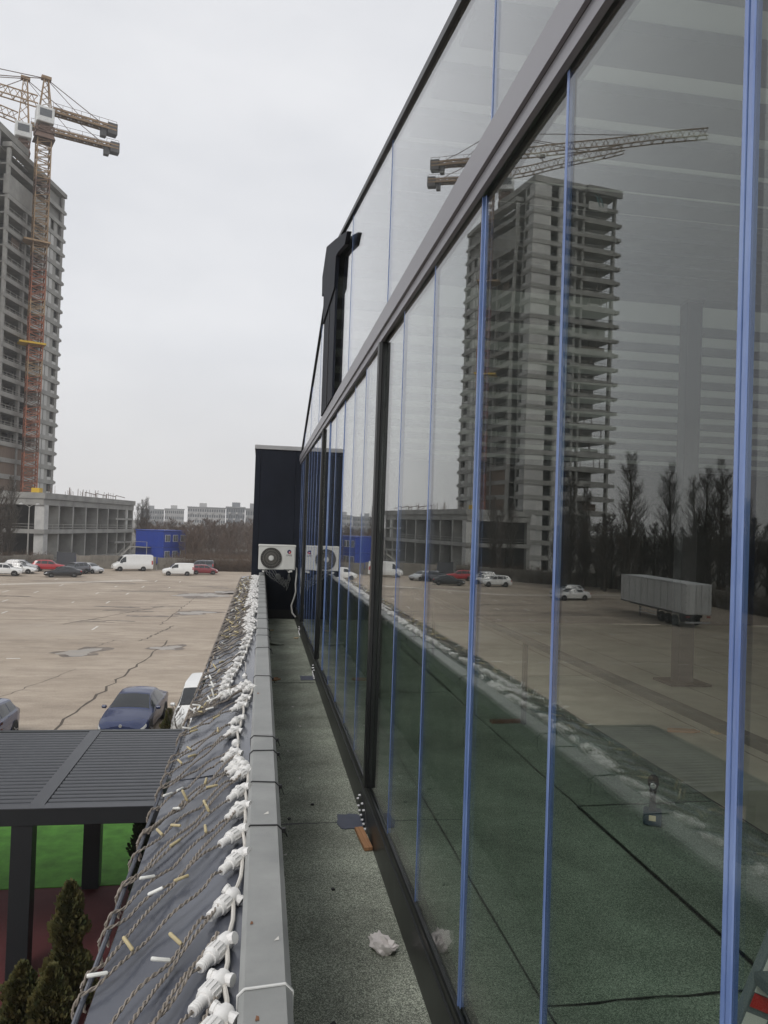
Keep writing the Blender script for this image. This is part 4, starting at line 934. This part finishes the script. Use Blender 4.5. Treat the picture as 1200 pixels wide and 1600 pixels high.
for f in range(NF+1):
    z = f*FH
    low = f < NF
    put('floor_slab', LOWS if low else TALL, tw, (0,0,z))
    keys = ['fA','fA2','fB','fc1','fc2','fc3','fc4','fD','fbal','fbal2','sA','sW','sS','sB','sL','cw']
    if f%2: keys.remove('fbal')
    if f == NF: keys = ['fA','fA2','fB','fc1','fc2','fc3','fc4','sA','sS','sB','sL','sW','cw']
    if low: keys += ['cw2','iw1','ic','ic2','gr2','fbal3'] + ([] if f in (5,7,8,10) else ['iw2'])
    if low and f < NF-3: keys += ['lc1','lc2','lc3','lA','lB','lC','lW','lS','lL','lD','lstub','le1','bk']
    if low and f >= NF-3: keys += ['lc1','lc3','lD','lstub','bk'] + (['lA','lC','lL'] if f == NF-3 else [])
    if low and f < NF-3 and f > 6: keys += ['gr']
    if f in (4,5,6): keys += ['tb1','tb2']
    rf_ = random.Random(f*13+5)
    if 2 < f < NF-3:
        if rf_.random() < .35: MB().box(-19.6+rf_.uniform(0,3),-14.5+rf_.uniform(0,1.5),.9,1.05,0,h*rf_.uniform(.45,1)).build('partial_wall', G[rf_.choice(['concrete_pale','timber_board','concrete_dim'])], tw, loc=(0,0,z))
        if rf_.random() < .3: MB().box(1.1,1.25,5+rf_.uniform(0,3),9.5+rf_.uniform(0,1),0,h*rf_.uniform(.4,1)).build('partial_wall', G[rf_.choice(['concrete_pale','timber_board'])], tw, loc=(0,0,z))
        for q in range(rf_.randint(0,3)): x_ = rf_.uniform(-19,-13); MB().bar((x_,.5,0),(x_+.05,.5,h),.14).build('prop', G['crane_dark'], tw, loc=(0,0,z))
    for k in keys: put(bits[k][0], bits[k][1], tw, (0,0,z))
zt = NF*FH
MB().box(.9,1.98,3.9,19.3,zt-3*FH+.3,zt-2*FH+.9).build('crown_wall', G['concrete'], tw)
MB().box(-21,2.1,14.02,27.4,zt+.001,zt+.9).build('roof_edge', G['concrete'], tw); MB().box(.3,2.1,4.1,14.0,zt+.001,zt+.9).build('roof_edge', G['concrete'], tw)
MB().box(-20.75,.16,-.16,14.05,zt+FH-.25,zt+FH+1.1).build('roof_edge', G['concrete'], tw); MB().box(-21.2,-12.5,-.9,-.2,zt+FH-.6,zt+FH+.9).build('roof_canopy', G['concrete'], tw)
MB().bar((-16.5,-.3,zt),(-15.2,-.3,zt+FH),.25).build('prop', mat('prop_green',(.05,.16,.17),.6), tw); MB().bar((-15.6,-.3,zt),(-14.3,-.3,zt+FH),.25).build('prop', mat('prop_green',(.05,.16,.17),.6), tw)
MB().box(-17.5,-13,-.4,-.2,zt-.9,zt+.8).build('sheet_cover', G['concrete_pale'], tw)
# rows of dark lower storeys of the tower carry on down to the ground behind the trees

# ---- podium
pd = thing('podium','unfinished two storey concrete podium with deep pillars','podium',(-36.6,137.2,0),R(-11.6))
PLn = 41.0
MB().box(-14,.0,-.3,PLn,9.9,11.8).build('roof_slab', G['concrete'], pd); MB().box(-14,-.1,-.1,PLn-.1,5.0,5.6).build('floor_slab', G['concrete'], pd); MB().box(-14,.0,-.2,PLn,-.5,.55).build('base_slab', G['concrete'], pd)
MB().box(-.02,.28,-.35,PLn,5.0,5.75).build('edge_beam', G['concrete'], pd); MB().box(-14,-.02,-.40,-.105,5.0,5.75).build('edge_beam', G['concrete'], pd); MB().box(-14.05,.3,-.45,PLn+.1,11.0,12.0).build('parapet_beam', G['concrete'], pd)
pil = [0.0,5.3,10.8,16.3,21.6,26.8,31.8,36.2,40.3]
for k,y in enumerate(pil):
    if k == 0:
        for z0,z1 in ((.55,4.99),(5.61,9.89)): MB().box(-1.6,.05,y-.05,y+1.5,z0,z1).build('corner_pillar', G['concrete_pale'], pd)
    else:
        for z0,z1 in ((.55,4.99),(5.61,9.89)): MB().box(-2.3,-.02,y,y+.5,z0,z1).build('pillar', G['concrete'], pd)
for y in (3,9,15,21,27,33): 
    for z0,z1 in ((.55,4.99),(5.61,9.89)): MB().box(-9.6,-9.0,y,y+.7,z0,z1).build('inner_pillar', G['concrete_dim'], pd)
for z0,z1 in ((.55,4.99),(5.61,9.89)):
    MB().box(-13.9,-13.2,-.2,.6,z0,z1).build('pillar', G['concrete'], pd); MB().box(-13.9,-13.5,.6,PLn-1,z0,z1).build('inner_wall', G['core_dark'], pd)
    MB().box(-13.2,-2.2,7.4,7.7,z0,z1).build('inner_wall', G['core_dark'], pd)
for z in (2.7,7.7): MB().box(-6,.05,30.8,PLn-.2,z,z+.4).build('mid_slab', G['concrete'], pd)
MB().box(-.3,.0,36.9,37.6,5.76,9.89).build('white_panel', G['concrete_pale'], pd)
gmb = MB()
for z in (6.1,6.6): gmb.bar((.1,1.5,z),(.1,PLn,z),.06); gmb.bar((-13,-.2,z),(-1.6,-.2,z),.06)
for y in range(3,40,4): gmb.bar((.1,y,5.6),(.1,y,6.7),.06)
gmb.build('guard_rail', G['guard'], pd)
MB().box(-2.6,-1.2,.4,1.6,12.02,12.8).build('yellow_box', G['yellow_paint'], pd)
r_ = random.Random(4); rbs = MB().bar((0,0,0),(.05,0,1),.05).mesh('rebar', G['crane_dark'])
for k in range(46):
    y = r_.choice([5,11,17,22,27,32])+r_.uniform(-.5,.5); x = -r_.uniform(.3,2); put('rebar', rbs, pd, (x,y,12), (0,0,r_.uniform(0,6)), (1,1,r_.uniform(.6,1.6)))
for k in range(4): MB().bar((-1,18+5*k,12.9),(-1,23+5*k,12.6),.12).bar((-1,18+5*k,12),(-1,18+5*k,12.9),.1).build('roof_rail', G['crane_dark'], pd)

# ---- cranes
def lattice(mb, a, b, w, h, n, tri=False, cw=.16, bw=.08):
    a, b = Vector(a), Vector(b); d = (b-a).normalized(); up = Vector((0,0,1)) if abs(d.z) < .9 else Vector((0,1,0)); s = d.cross(up).normalized(); u = s.cross(d)
    if tri: cs = [s*(-w/2), s*(w/2), u*h]
    else: cs = [s*(-w/2)-u*h/2, s*(w/2)-u*h/2, s*(w/2)+u*h/2, s*(-w/2)+u*h/2]
    k = len(cs)
    for c in cs: mb.bar(a+c, b+c, cw)
    for i in range(n):
        p, q = a.lerp(b,i/n), a.lerp(b,(i+1)/n)
        for j in range(k):
            c0, c1 = cs[j], cs[(j+1)%k]
            if tri and j == 0: mb.bar(p+c0, p+c1, bw); continue
            mb.bar(p+c0, p.lerp(q,.5)+c1, bw); mb.bar(p.lerp(q,.5)+c1, q+c0, bw)
            if not tri: mb.bar(p+c0, p+c1, bw)
    return mb
def crane(label, loc, rz, z0, zc, jib, cjib, pattern, topz, wide, jt):
    c = thing('tower_crane', label, 'crane', (loc[0],loc[1],0), rz, 'tower cranes')
    sh_ = 3.0; n = int((zc-z0)/sh_); meshes = {}
    for i in range(n):
        mk = pattern(i, n)
        if mk not in meshes: meshes[mk] = lattice(MB(), (0,0,0), (0,0,sh_-.01), wide, wide, 2, cw=.22, bw=.11).mesh('mast_section', G[mk])
        put('mast_section', meshes[mk], c, (0,0,z0+i*sh_))
    zz = z0+n*sh_
    lattice(MB(), (0,0,zz), (0,0,zz+1.2), wide*1.25, wide*1.25, 1, cw=.3, bw=.2).build('slewing_ring', G['crane_dark'], c)
    MB().add([(-wide*.75,-wide*.75,zz-1.3),(wide*.75,-wide*.75,zz-1.3),(wide*.75,wide*.75,zz-1.3),(-wide*.75,wide*.75,zz-1.3),(-.8,-.8,zz+1.8),(.8,-.8,zz+1.8),(.8,.8,zz+1.8),(-.8,.8,zz+1.8)],[(3,2,1,0),(4,5,6,7),(0,1,5,4),(1,2,6,5),(2,3,7,6),(3,0,4,7)]).build('turntable', G['crane_dark'], c)
    cab = MB().box(-1.6,1.6,-1.5,1.5,zz+1.9,zz+5.0).build('cab', G['crane_white'], c, bevel=.15); MB().box(-1.1,1.1,-1.53,-1.49,zz+3.0,zz+4.5).build('cab_window', G['far_glass'], cab)
    zj = zz+5.4
    mb = MB()
    for sx in (-1,1):
        for sy in (-1,1): mb.bar((sx*1.0,sy*1.0,zz+5.0),(sx*.35,sy*.35,topz),.2)
    for k in range(5):
        t = k/5; a = 1.0-.65*t; z = zz+5+(topz-zz-5)*t; z2 = zz+5+(topz-zz-5)*(t+.2); a2 = 1.0-.65*(t+.2)
        for sx,sy,tx,ty_ in ((-1,-1,1,-1),(1,-1,1,1),(1,1,-1,1),(-1,1,-1,-1)): mb.bar((sx*a,sy*a,z),(tx*a2,ty_*a2,z2),.11)
    mb.box(-.9,.9,-.6,.6,topz-.3,topz+.3); mb.build('tower_head', G['crane_ochre'], c)
    lattice(MB(), (-1.4,0,zj), (-jib,0,zj+jt), 1.7, 1.9, int(jib/2.2), True, .2, .1).build('jib', G['crane_ochre'], c)
    lattice(MB(), (1.4,0,zj-.3), (cjib,0,zj-.3), 1.6, .7, int(cjib/2), False, .28, .14).build('counter_jib', G['crane_ochre'], c)
    MB().box(1.4,cjib-.4,-.75,.75,zj-.42,zj-.30).build('walkway', G['crane_dark'], c)
    MB().box(cjib-1.7,cjib+.2,-.9,.9,zj-1.6,zj+.7).build('counterweight', G['crane_weight'], c, bevel=.08); MB().box(cjib-3.0,cjib-1.9,-.6,.6,zj-2.4,zj-.4).build('counterweight', G['crane_weight'], c, bevel=.08)
    mb = MB()
    for s in (-.8,.8):
        mb.bar((1.4,s,zj+1.1),(cjib,s,zj+1.1),.06)
        for k in range(8): x = 1.4+(cjib-1.4)*k/7; mb.bar((x,s,zj-.3),(x,s,zj+1.1),.06)
    mb.build('hand_rail', G['crane_dark'], c)
    mb = MB().bar((0,0,topz),(cjib*.82,0,zj+.2),.12).bar((0,0,topz),(cjib*.5,0,zj+.2),.09).bar((0,0,topz),(-jib*.70,0,zj+1.9+jt*.70),.12).bar((0,0,topz),(-jib*.32,0,zj+1.9+jt*.32),.12)
    mb.build('tie_rod', G['crane_dark'], c)
    tx = -jib*.25; MB().box(tx-.6,tx+.6,-.6,.6,zj-.5,zj-.1).build('trolley', G['crane_dark'], c)
    MB().bar((tx,0,zj-.5),(tx,0,zj-12),.07).build('hoist_rope', G['crane_dark'], c); MB().box(tx-.3,tx+.3,-.3,.3,zj-13,zj-12).build('hook_block', G['crane_ochre'], c)
    return c
def patR(i,n):
    f = i/n
    if f < .10: return 'crane_red'
    if f < .30: return 'crane_red' if i%3 else 'crane_dark'
    if f < .36: return 'crane_ochre'
    if f < .62: return 'crane_red' if i%4 else 'crane_ochre'
    return 'crane_ochre' if i%5 else 'crane_dark'
cR = crane('nearer yellow tower crane standing against the side of the tower',(-45.3,158.4),R(24),11.4,83.5,44,13.6,patR,94.6,2.5,.3)
cL = crane('second tower crane rising behind the tower roof, left of the nearer one',(-52.3,168.5),R(20),60.8,84.9,26,19.0,lambda i,n:'crane_ochre',99.6,2.0,4.2)
MB().box(-3.0,1.8,-1.8,1.8,41.5,41.85).build('collar', G['yellow_paint'], cR); MB().box(-3.0,1.8,-1.8,1.8,61.5,61.85).build('collar', G['crane_ochre'], cR)

# ---- site office of stacked blue containers
of = thing('site_office','two storey bright blue container office beside the podium','office',(-17.3,142.0,0),R(-28))
for lv in range(2):
    z0 = .15+2.95*lv
    for k in range(3):
        b = MB().box(-6.0,-.02,2.42*k+.01,2.42*k+2.41,z0,z0+2.9).build('container', G['office_blue'], of, bevel=.03)
    for k in range(3):
        w_ = MB().box(-.02,.03,2.42*k+.45,2.42*k+1.95,z0+1.0,z0+2.25).build('window', G['office_white'], of)
        for q in (0,1): MB().box(.03,.04,2.42*k+.52+.72*q,2.42*k+1.17+.72*q,z0+1.06,z0+2.19).build('pane', G['far_glass'], w_)
    cm = MB().box(-.02,.02,-.03,.01,0,2.7).mesh('corrugation', G['office_blue'])
    for k in range(20): put('corrugation', cm, of, (-5.8+.3*k,0,z0+.1))
MB().box(-6.1,.1,-.1,7.4,6.05,6.2).build('roof', G['office_blue'], of)
mb = MB()
for k in range(12): mb.box(-6.1-.28*k-.3,-6.1-.28*k,-1.3,-.3,3.0-.25*k,3.06-.25*k)
for s in (-1.3,-.3): mb.bar((-6.1,s,3.0),(-9.4,s,.1),.12,.2); mb.bar((-6.1,s,4.0),(-9.4,s,1.1),.06)
mb.box(-6.1,-2.6,-1.3,-.05,2.95,3.05); mb.bar((-6.1,-1.3,4.0),(-2.6,-1.3,4.0),.06); mb.bar((-2.6,-1.3,0),(-2.6,-1.3,4.0),.08); mb.bar((-6.1,-1.3,0),(-6.1,-1.3,4.0),.08)
mb.build('stair', G['guard'], of)
sk = thing('skip_container','yellow and blue low container at the foot of the podium','container',(-25.5,132.5,0),R(6)); MB().box(-4.5,0,-1,1,.2,1.6).build('blue_box', G['office_blue'], sk); MB().box(.1,3.6,-1,1,.2,1.7).build('yellow_box', G['yellow_paint'], sk); MB().box(-4.4,3.5,-.8,.8,0,.2).build('skid', G['plastic_black'], sk)

# ---- fences
def fence(a, b, hgt, m, label, name='fence', step=2.0, seed=0, post=True):
    a, b = Vector(a), Vector(b); d = b-a; n = max(1,int(d.length/step)); rz = math.atan2(d.y,d.x); t = thing(name, label, 'fence', (a.x,a.y,0), rz); st = d.length/n
    me = MB().box(.06,st-.06,-.05,.05,0,hgt).mesh('fence_panel', G[m]); pm_ = MB().box(-.09,.09,-.09,.09,0,hgt+.12).mesh('fence_post', G[m]); r_ = random.Random(seed)
    for k in range(n):
        put('fence_panel', me, t, (st*k,0,r_.uniform(-.10,.06)))
        if post: put('fence_post', pm_, t, (st*k,0,0))
    return t
fence((-31.5,126.6),(-28.6,126.2),2.4,'fence_steel','dark steel gate panels beside the red car')
fence((-28.5,126.2),(-16.5,127.4),2.1,'fence_conc','grey concrete panel fence behind the large white van',seed=1)
fence((-16.3,127.6),(6,131.5),1.9,'fence_conc','grey concrete fence half hidden by brown scrub on the right',seed=2)
fence((-52,108),(-32,126.4),2.0,'fence_conc','concrete fence along the reflected far corner of the lot',seed=3)
fence((-52.5,48),(-52.3,107.5),2.0,'fence_conc','concrete fence behind the reflected semi-trailer',seed=4)
# ---- street lamp
lp = thing('street_lamp','tall double headed street lamp in front of the podium','street lamp',(-38.2,134.4,0))
MB().tube([(0,0,0),(0,0,5),(0,0,9.6)],[.14,.11,.07],8).build('pole', G['guard'], lp); 
for s in (-1,1): MB().tube([(0,0,9.5),(s*.7,0,9.9),(s*1.1,0,9.9)],.05,6).build('arm', G['guard'], lp); MB().lathe([(.05,0),(.35,.05),(.32,.22),(.05,.3)],(s*1.3,0,9.8),10).build('lamp_head', G['concrete_pale'], lp, smooth=40)

# ================================================================== BARE TREES
def bare_mesh(seed, h, spread, upright, nlimb, ntwig, m, tr_r=.22, low=.12, k=1.0):
    rd = random.Random(seed); trunk = MB(); br = MB(); k_ = k
    pts = [Vector((0,0,0))]
    for i in range(1,9): pts.append(Vector((rd.uniform(-.06,.06)*i*.3, rd.uniform(-.06,.06)*i*.3, h*.93*i/8)))
    trunk.tube(pts, [tr_r*(1-.93*i/8)+.012 for i in range(9)], 6)
    def along(t): 
        i = min(7,int(t*8)); return pts[i].lerp(pts[i+1], t*8-i)
    for k in range(nlimb):
        t = low+(1-low)*rd.random()**.9*.97; p = along(t); a = rd.uniform(0,6.283)
        ln = h*spread*(1.05-t)**.6*rd.uniform(.6,1.15)*(.5+min(1,(t-low)*4)*.5)
        d = Vector((math.cos(a),math.sin(a),upright*rd.uniform(.8,1.3))).normalized()
        q1 = p+d*ln*.5; d2 = (d+Vector((rd.uniform(-.3,.3),rd.uniform(-.3,.3),.45*upright**.5))).normalized(); q2 = q1+d2*ln*.5
        r0 = max(.018*k_,tr_r*.28*(1-t))
        br.tube([p,q1,q2],[r0,r0*.6,.010*k_],4,False)
        for j in range(ntwig):
            s = rd.uniform(.2,1); b0 = p.lerp(q1,s*2) if s < .5 else q1.lerp(q2,s*2-1)
            a2 = rd.uniform(0,6.283); dd = (d2*1.1+Vector((math.cos(a2)*.7,math.sin(a2)*.7,rd.uniform(0,.8)))).normalized(); l2 = ln*rd.uniform(.18,.42)
            e = b0+dd*l2; br.tube([b0,e],[.018*k_,.007*k_],3,False)
            for _ in range(2):
                a3 = rd.uniform(0,6.283); f0 = b0.lerp(e,rd.uniform(.3,.9)); e2 = f0+(dd+Vector((math.cos(a3)*.8,math.sin(a3)*.8,rd.uniform(-.1,.7)))).normalized()*l2*.55
                br.tube([f0,e2],[.012*k_,.006*k_],3,False)
    return trunk.mesh('trunk', G[m], smooth=True, fix=False), br.mesh('branches', G[m], fix=False)
POP = [bare_mesh(10+i, 20, .27, 2.3, 120, 9, 'bark_dark', .20, .14, .80) for i in range(3)]
BRD = [bare_mesh(30+i, 10, .42, .9, 60, 11, 'bark_brown', .15, .05, 1.5) for i in range(4)]
BGR = [bare_mesh(50+i, 14, .30, 1.4, 80, 9, 'bark', .24, .08, 1.8) for i in range(2)]
def tree(ms, name, loc, s, rz, label, group, sx=1.0):
    t = thing(name, label, 'tree', loc, rz, group, (s*sx,s*sx,s)); put('trunk', ms[0], t); put('crown', ms[1], t); return t
def pol(az, d): a = R(az); return (math.sin(a)*d, math.cos(a)*d, -.15)
rt = random.Random(21)
for i,(az,d,s,lb) in enumerate([(-26.6,112,1.06,'tall bare poplar reflected just right of the tower'),(-29.3,112,.97,'bare poplar reflected in the gap left of the close group'),(-30.8,108,.86,'shorter bare poplar in the reflected close group, leftmost'),(-31.6,110,.95,'bare poplar in the middle of the reflected close group'),(-32.5,108,.98,'bare poplar at the right of the reflected close group'),
     (-22.4,121,.92,'bare poplar reflected in front of the right half of the tower'),(-23.6,124,.85,'bare poplar reflected by the tower right edge'),(-17.0,131,.74,'bare poplar reflected in front of the tower side'),(-18.4,129,.70,'bare poplar reflected in front of the tower corner'),(-34.2,104,.7,'bare poplar reflected at the far right behind the trailer')]):
    tree(POP[i%3],'bare_poplar',pol(az,d),s,rt.uniform(0,6),lb,'bare poplars reflected in the glass',1.55 if i == 0 else 1.3)
for i in range(30):
    az = -21.5-16*i/30; tree(BGR[i%2],'bare_tree',pol(az+rt.uniform(-.3,.3),117-12*i/30+rt.uniform(-4,6)),rt.uniform(.62,.9),rt.uniform(0,6),'bare tree in the reflected dark row behind the lot fence','bare trees reflected behind the lot fence',1.3)
for az,d,s,lb in [(-17.6,134,.93,'bare tree at the left edge in front of the podium'),(-17.1,131,.6,'low bare tree beside the street lamp')]:
    tree(BGR[0],'bare_tree',pol(az,d),s,1.0,lb,'bare trees by the podium',1.0)
for i,(az,s) in enumerate([(-13.6,.62),(-12.2,.58),(-11.8,.62),(-10.2,.66),(-8.5,.86),(-8.2,.92),(-8.8,.8)]):
    tree(POP[i%3],'bare_poplar',pol(az,225 if i<4 else 240),s*.85,i,['slim bare poplar top above the podium roof, leftmost one','slim bare poplar top above the podium roof, second from left','slim bare poplar top above the podium roof, third from left','slim bare poplar top above the podium roof, rightmost one','slim bare poplar right of the podium end, middle of three','slim bare poplar right of the podium end, farthest right of three','slim bare poplar right of the podium end, nearest to the podium'][i],'poplars above the podium' if i<4 else 'poplars right of the podium',1.2)
for i in range(56):
    az = -8.6+9.0*((i*.618)%1); d = rt.uniform(145,300)
    tree(BRD[i%4],'bare_tree',pol(az,d),rt.uniform(.55,.80)*(.85+d/700),rt.uniform(0,6),'brown bare tree in the thicket beyond the lot','brown bare trees beyond the lot',1.25)
bs = bare_mesh(71, 1.5, .5, .9, 34, 7, 'bark', .02, .02, .28)
t = thing('bare_shrub','small leafless shrub in front of the white compact van','shrub',(-2.75,28.6,0)); put('stem', bs[0], t); put('twigs', bs[1], t)
# scrub along the fences
def scrub(name, label, segs, n, hmax, seed):
    rd = random.Random(seed); mb = MB()
    for _ in range(n):
        a, b = rd.choice(segs); t = rd.random(); p = Vector((a[0]+(b[0]-a[0])*t+rd.uniform(-1.3,1.3), a[1]+(b[1]-a[1])*t+rd.uniform(-1.8,1.8), -.1))
        for k in range(3):
            ln = hmax*rd.uniform(.3,1)*(.6+.4*math.sin(t*23)**2); d = Vector((rd.uniform(-.6,.6),rd.uniform(-.6,.6),1)).normalized(); m_ = p+d*ln*.5; e = m_+(d+Vector((rd.uniform(-.7,.7),rd.uniform(-.7,.7),0))).normalized()*ln*.5
            mb.tube([p,m_,e],[.03,.02,.008],3,False)
            for _q in range(3):
                f = m_.lerp(e,rd.random()); mb.tube([f,f+Vector((rd.uniform(-.5,.5),rd.uniform(-.5,.5),rd.uniform(.1,.5)))*.9],[.015,.006],3,False)
    o = mb.build(name, G['scrub'], None, fix=False); o['kind'] = 'stuff'; o['label'] = label; o['category'] = 'scrub'; return o
scrub('scrub','brown leafless scrub along the fence right of the blue office',[((-15,129.5),(6,133)),((-14,134),(6,138)),((-12,128),(4,130.2)),((-24,170),(8,175)),((-36,230),(8,235))],4200,3.4,1)
scrub('scrub','dark leafless scrub behind the reflected lot fence',[((-53.5,50),(-53.5,107)),((-53,109),(-33,127.5))],2600,3.4,2)

# ================================================================== FAR APARTMENT BLOCKS
def block(az0, az1, d, ztop, m, label, rows, cols, tilt=0):
    p0, p1 = Vector(pol(az0,d)), Vector(pol(az1,d*(1+tilt))); v = p1-p0; w = v.length; rz = math.atan2(v.y,v.x)
    t = thing('apartment_block', label, 'building', (p0.x,p0.y,-.15), rz)
    MB().box(0,w,0,14,0,ztop).build('wall', G[m], t); MB().box(-.3,w+.3,-.3,14.3,ztop,ztop+.6).build('roof', G['far_wall_grey'], t); MB().box(w*.3,w*.3+4,4,9,ztop+.6,ztop+2.8).build('roof_house', G[m], t)
    cw = w/cols; fh = ztop/rows; wm = MB().box(cw*.18,cw*.80,-.12,-.02,fh*.32,fh*.80).mesh('window', G['far_glass']); bmh = MB().box(cw*.1,cw*.9,-.9,-.02,fh*.02,fh*.30).mesh('balcony', G['far_wall'])
    for r_ in range(rows):
        for c in range(cols):
            put('window', wm, t, (cw*c,0,fh*r_))
            if (c+r_*2)%3 == 0: put('balcony', bmh, t, (cw*c,0,fh*r_))
block(-5.35,-2.65,430,15.2,'far_wall','long pale apartment block, largest on the skyline',5,16)
block(-2.6,-1.25,380,15.0,'far_wall_dark','dark grey office block right of the pale apartments',5,8)
block(-1.2,-.2,330,13.6,'far_wall_grey','grey building beside the dark annex on the skyline',4,6)
block(-8.6,-7.0,520,14.2,'far_wall_grey','low grey apartment block behind the podium end',4,10)
block(-6.95,-5.6,500,14.6,'far_wall','pale apartment block left of the largest one',4,10)
hz = MB().box(-420,420,-60,720,-1.6,106).build('haze', None); hz['kind'] = 'stuff'; hz['label'] = 'thin pale winter haze over the whole lot'; hz['category'] = 'haze'
hm = bpy.data.materials.new('haze'); hm.use_nodes = True; hm.node_tree.nodes.clear(); _v = hm.node_tree.nodes.new('ShaderNodeVolumePrincipled'); _o = hm.node_tree.nodes.new('ShaderNodeOutputMaterial')
_v.inputs['Color'].default_value = (.93,.94,.96,1); _v.inputs['Density'].default_value = .00042; _v.inputs['Anisotropy'].default_value = .2; hm.node_tree.links.new(_v.outputs[0], _o.inputs['Volume']); hz.data.materials.append(hm)
SC.cycles.volume_bounces = 1
print('objects', len(bpy.data.objects), 'tris', sum(len(m.polygons)*2 for m in bpy.data.meshes))
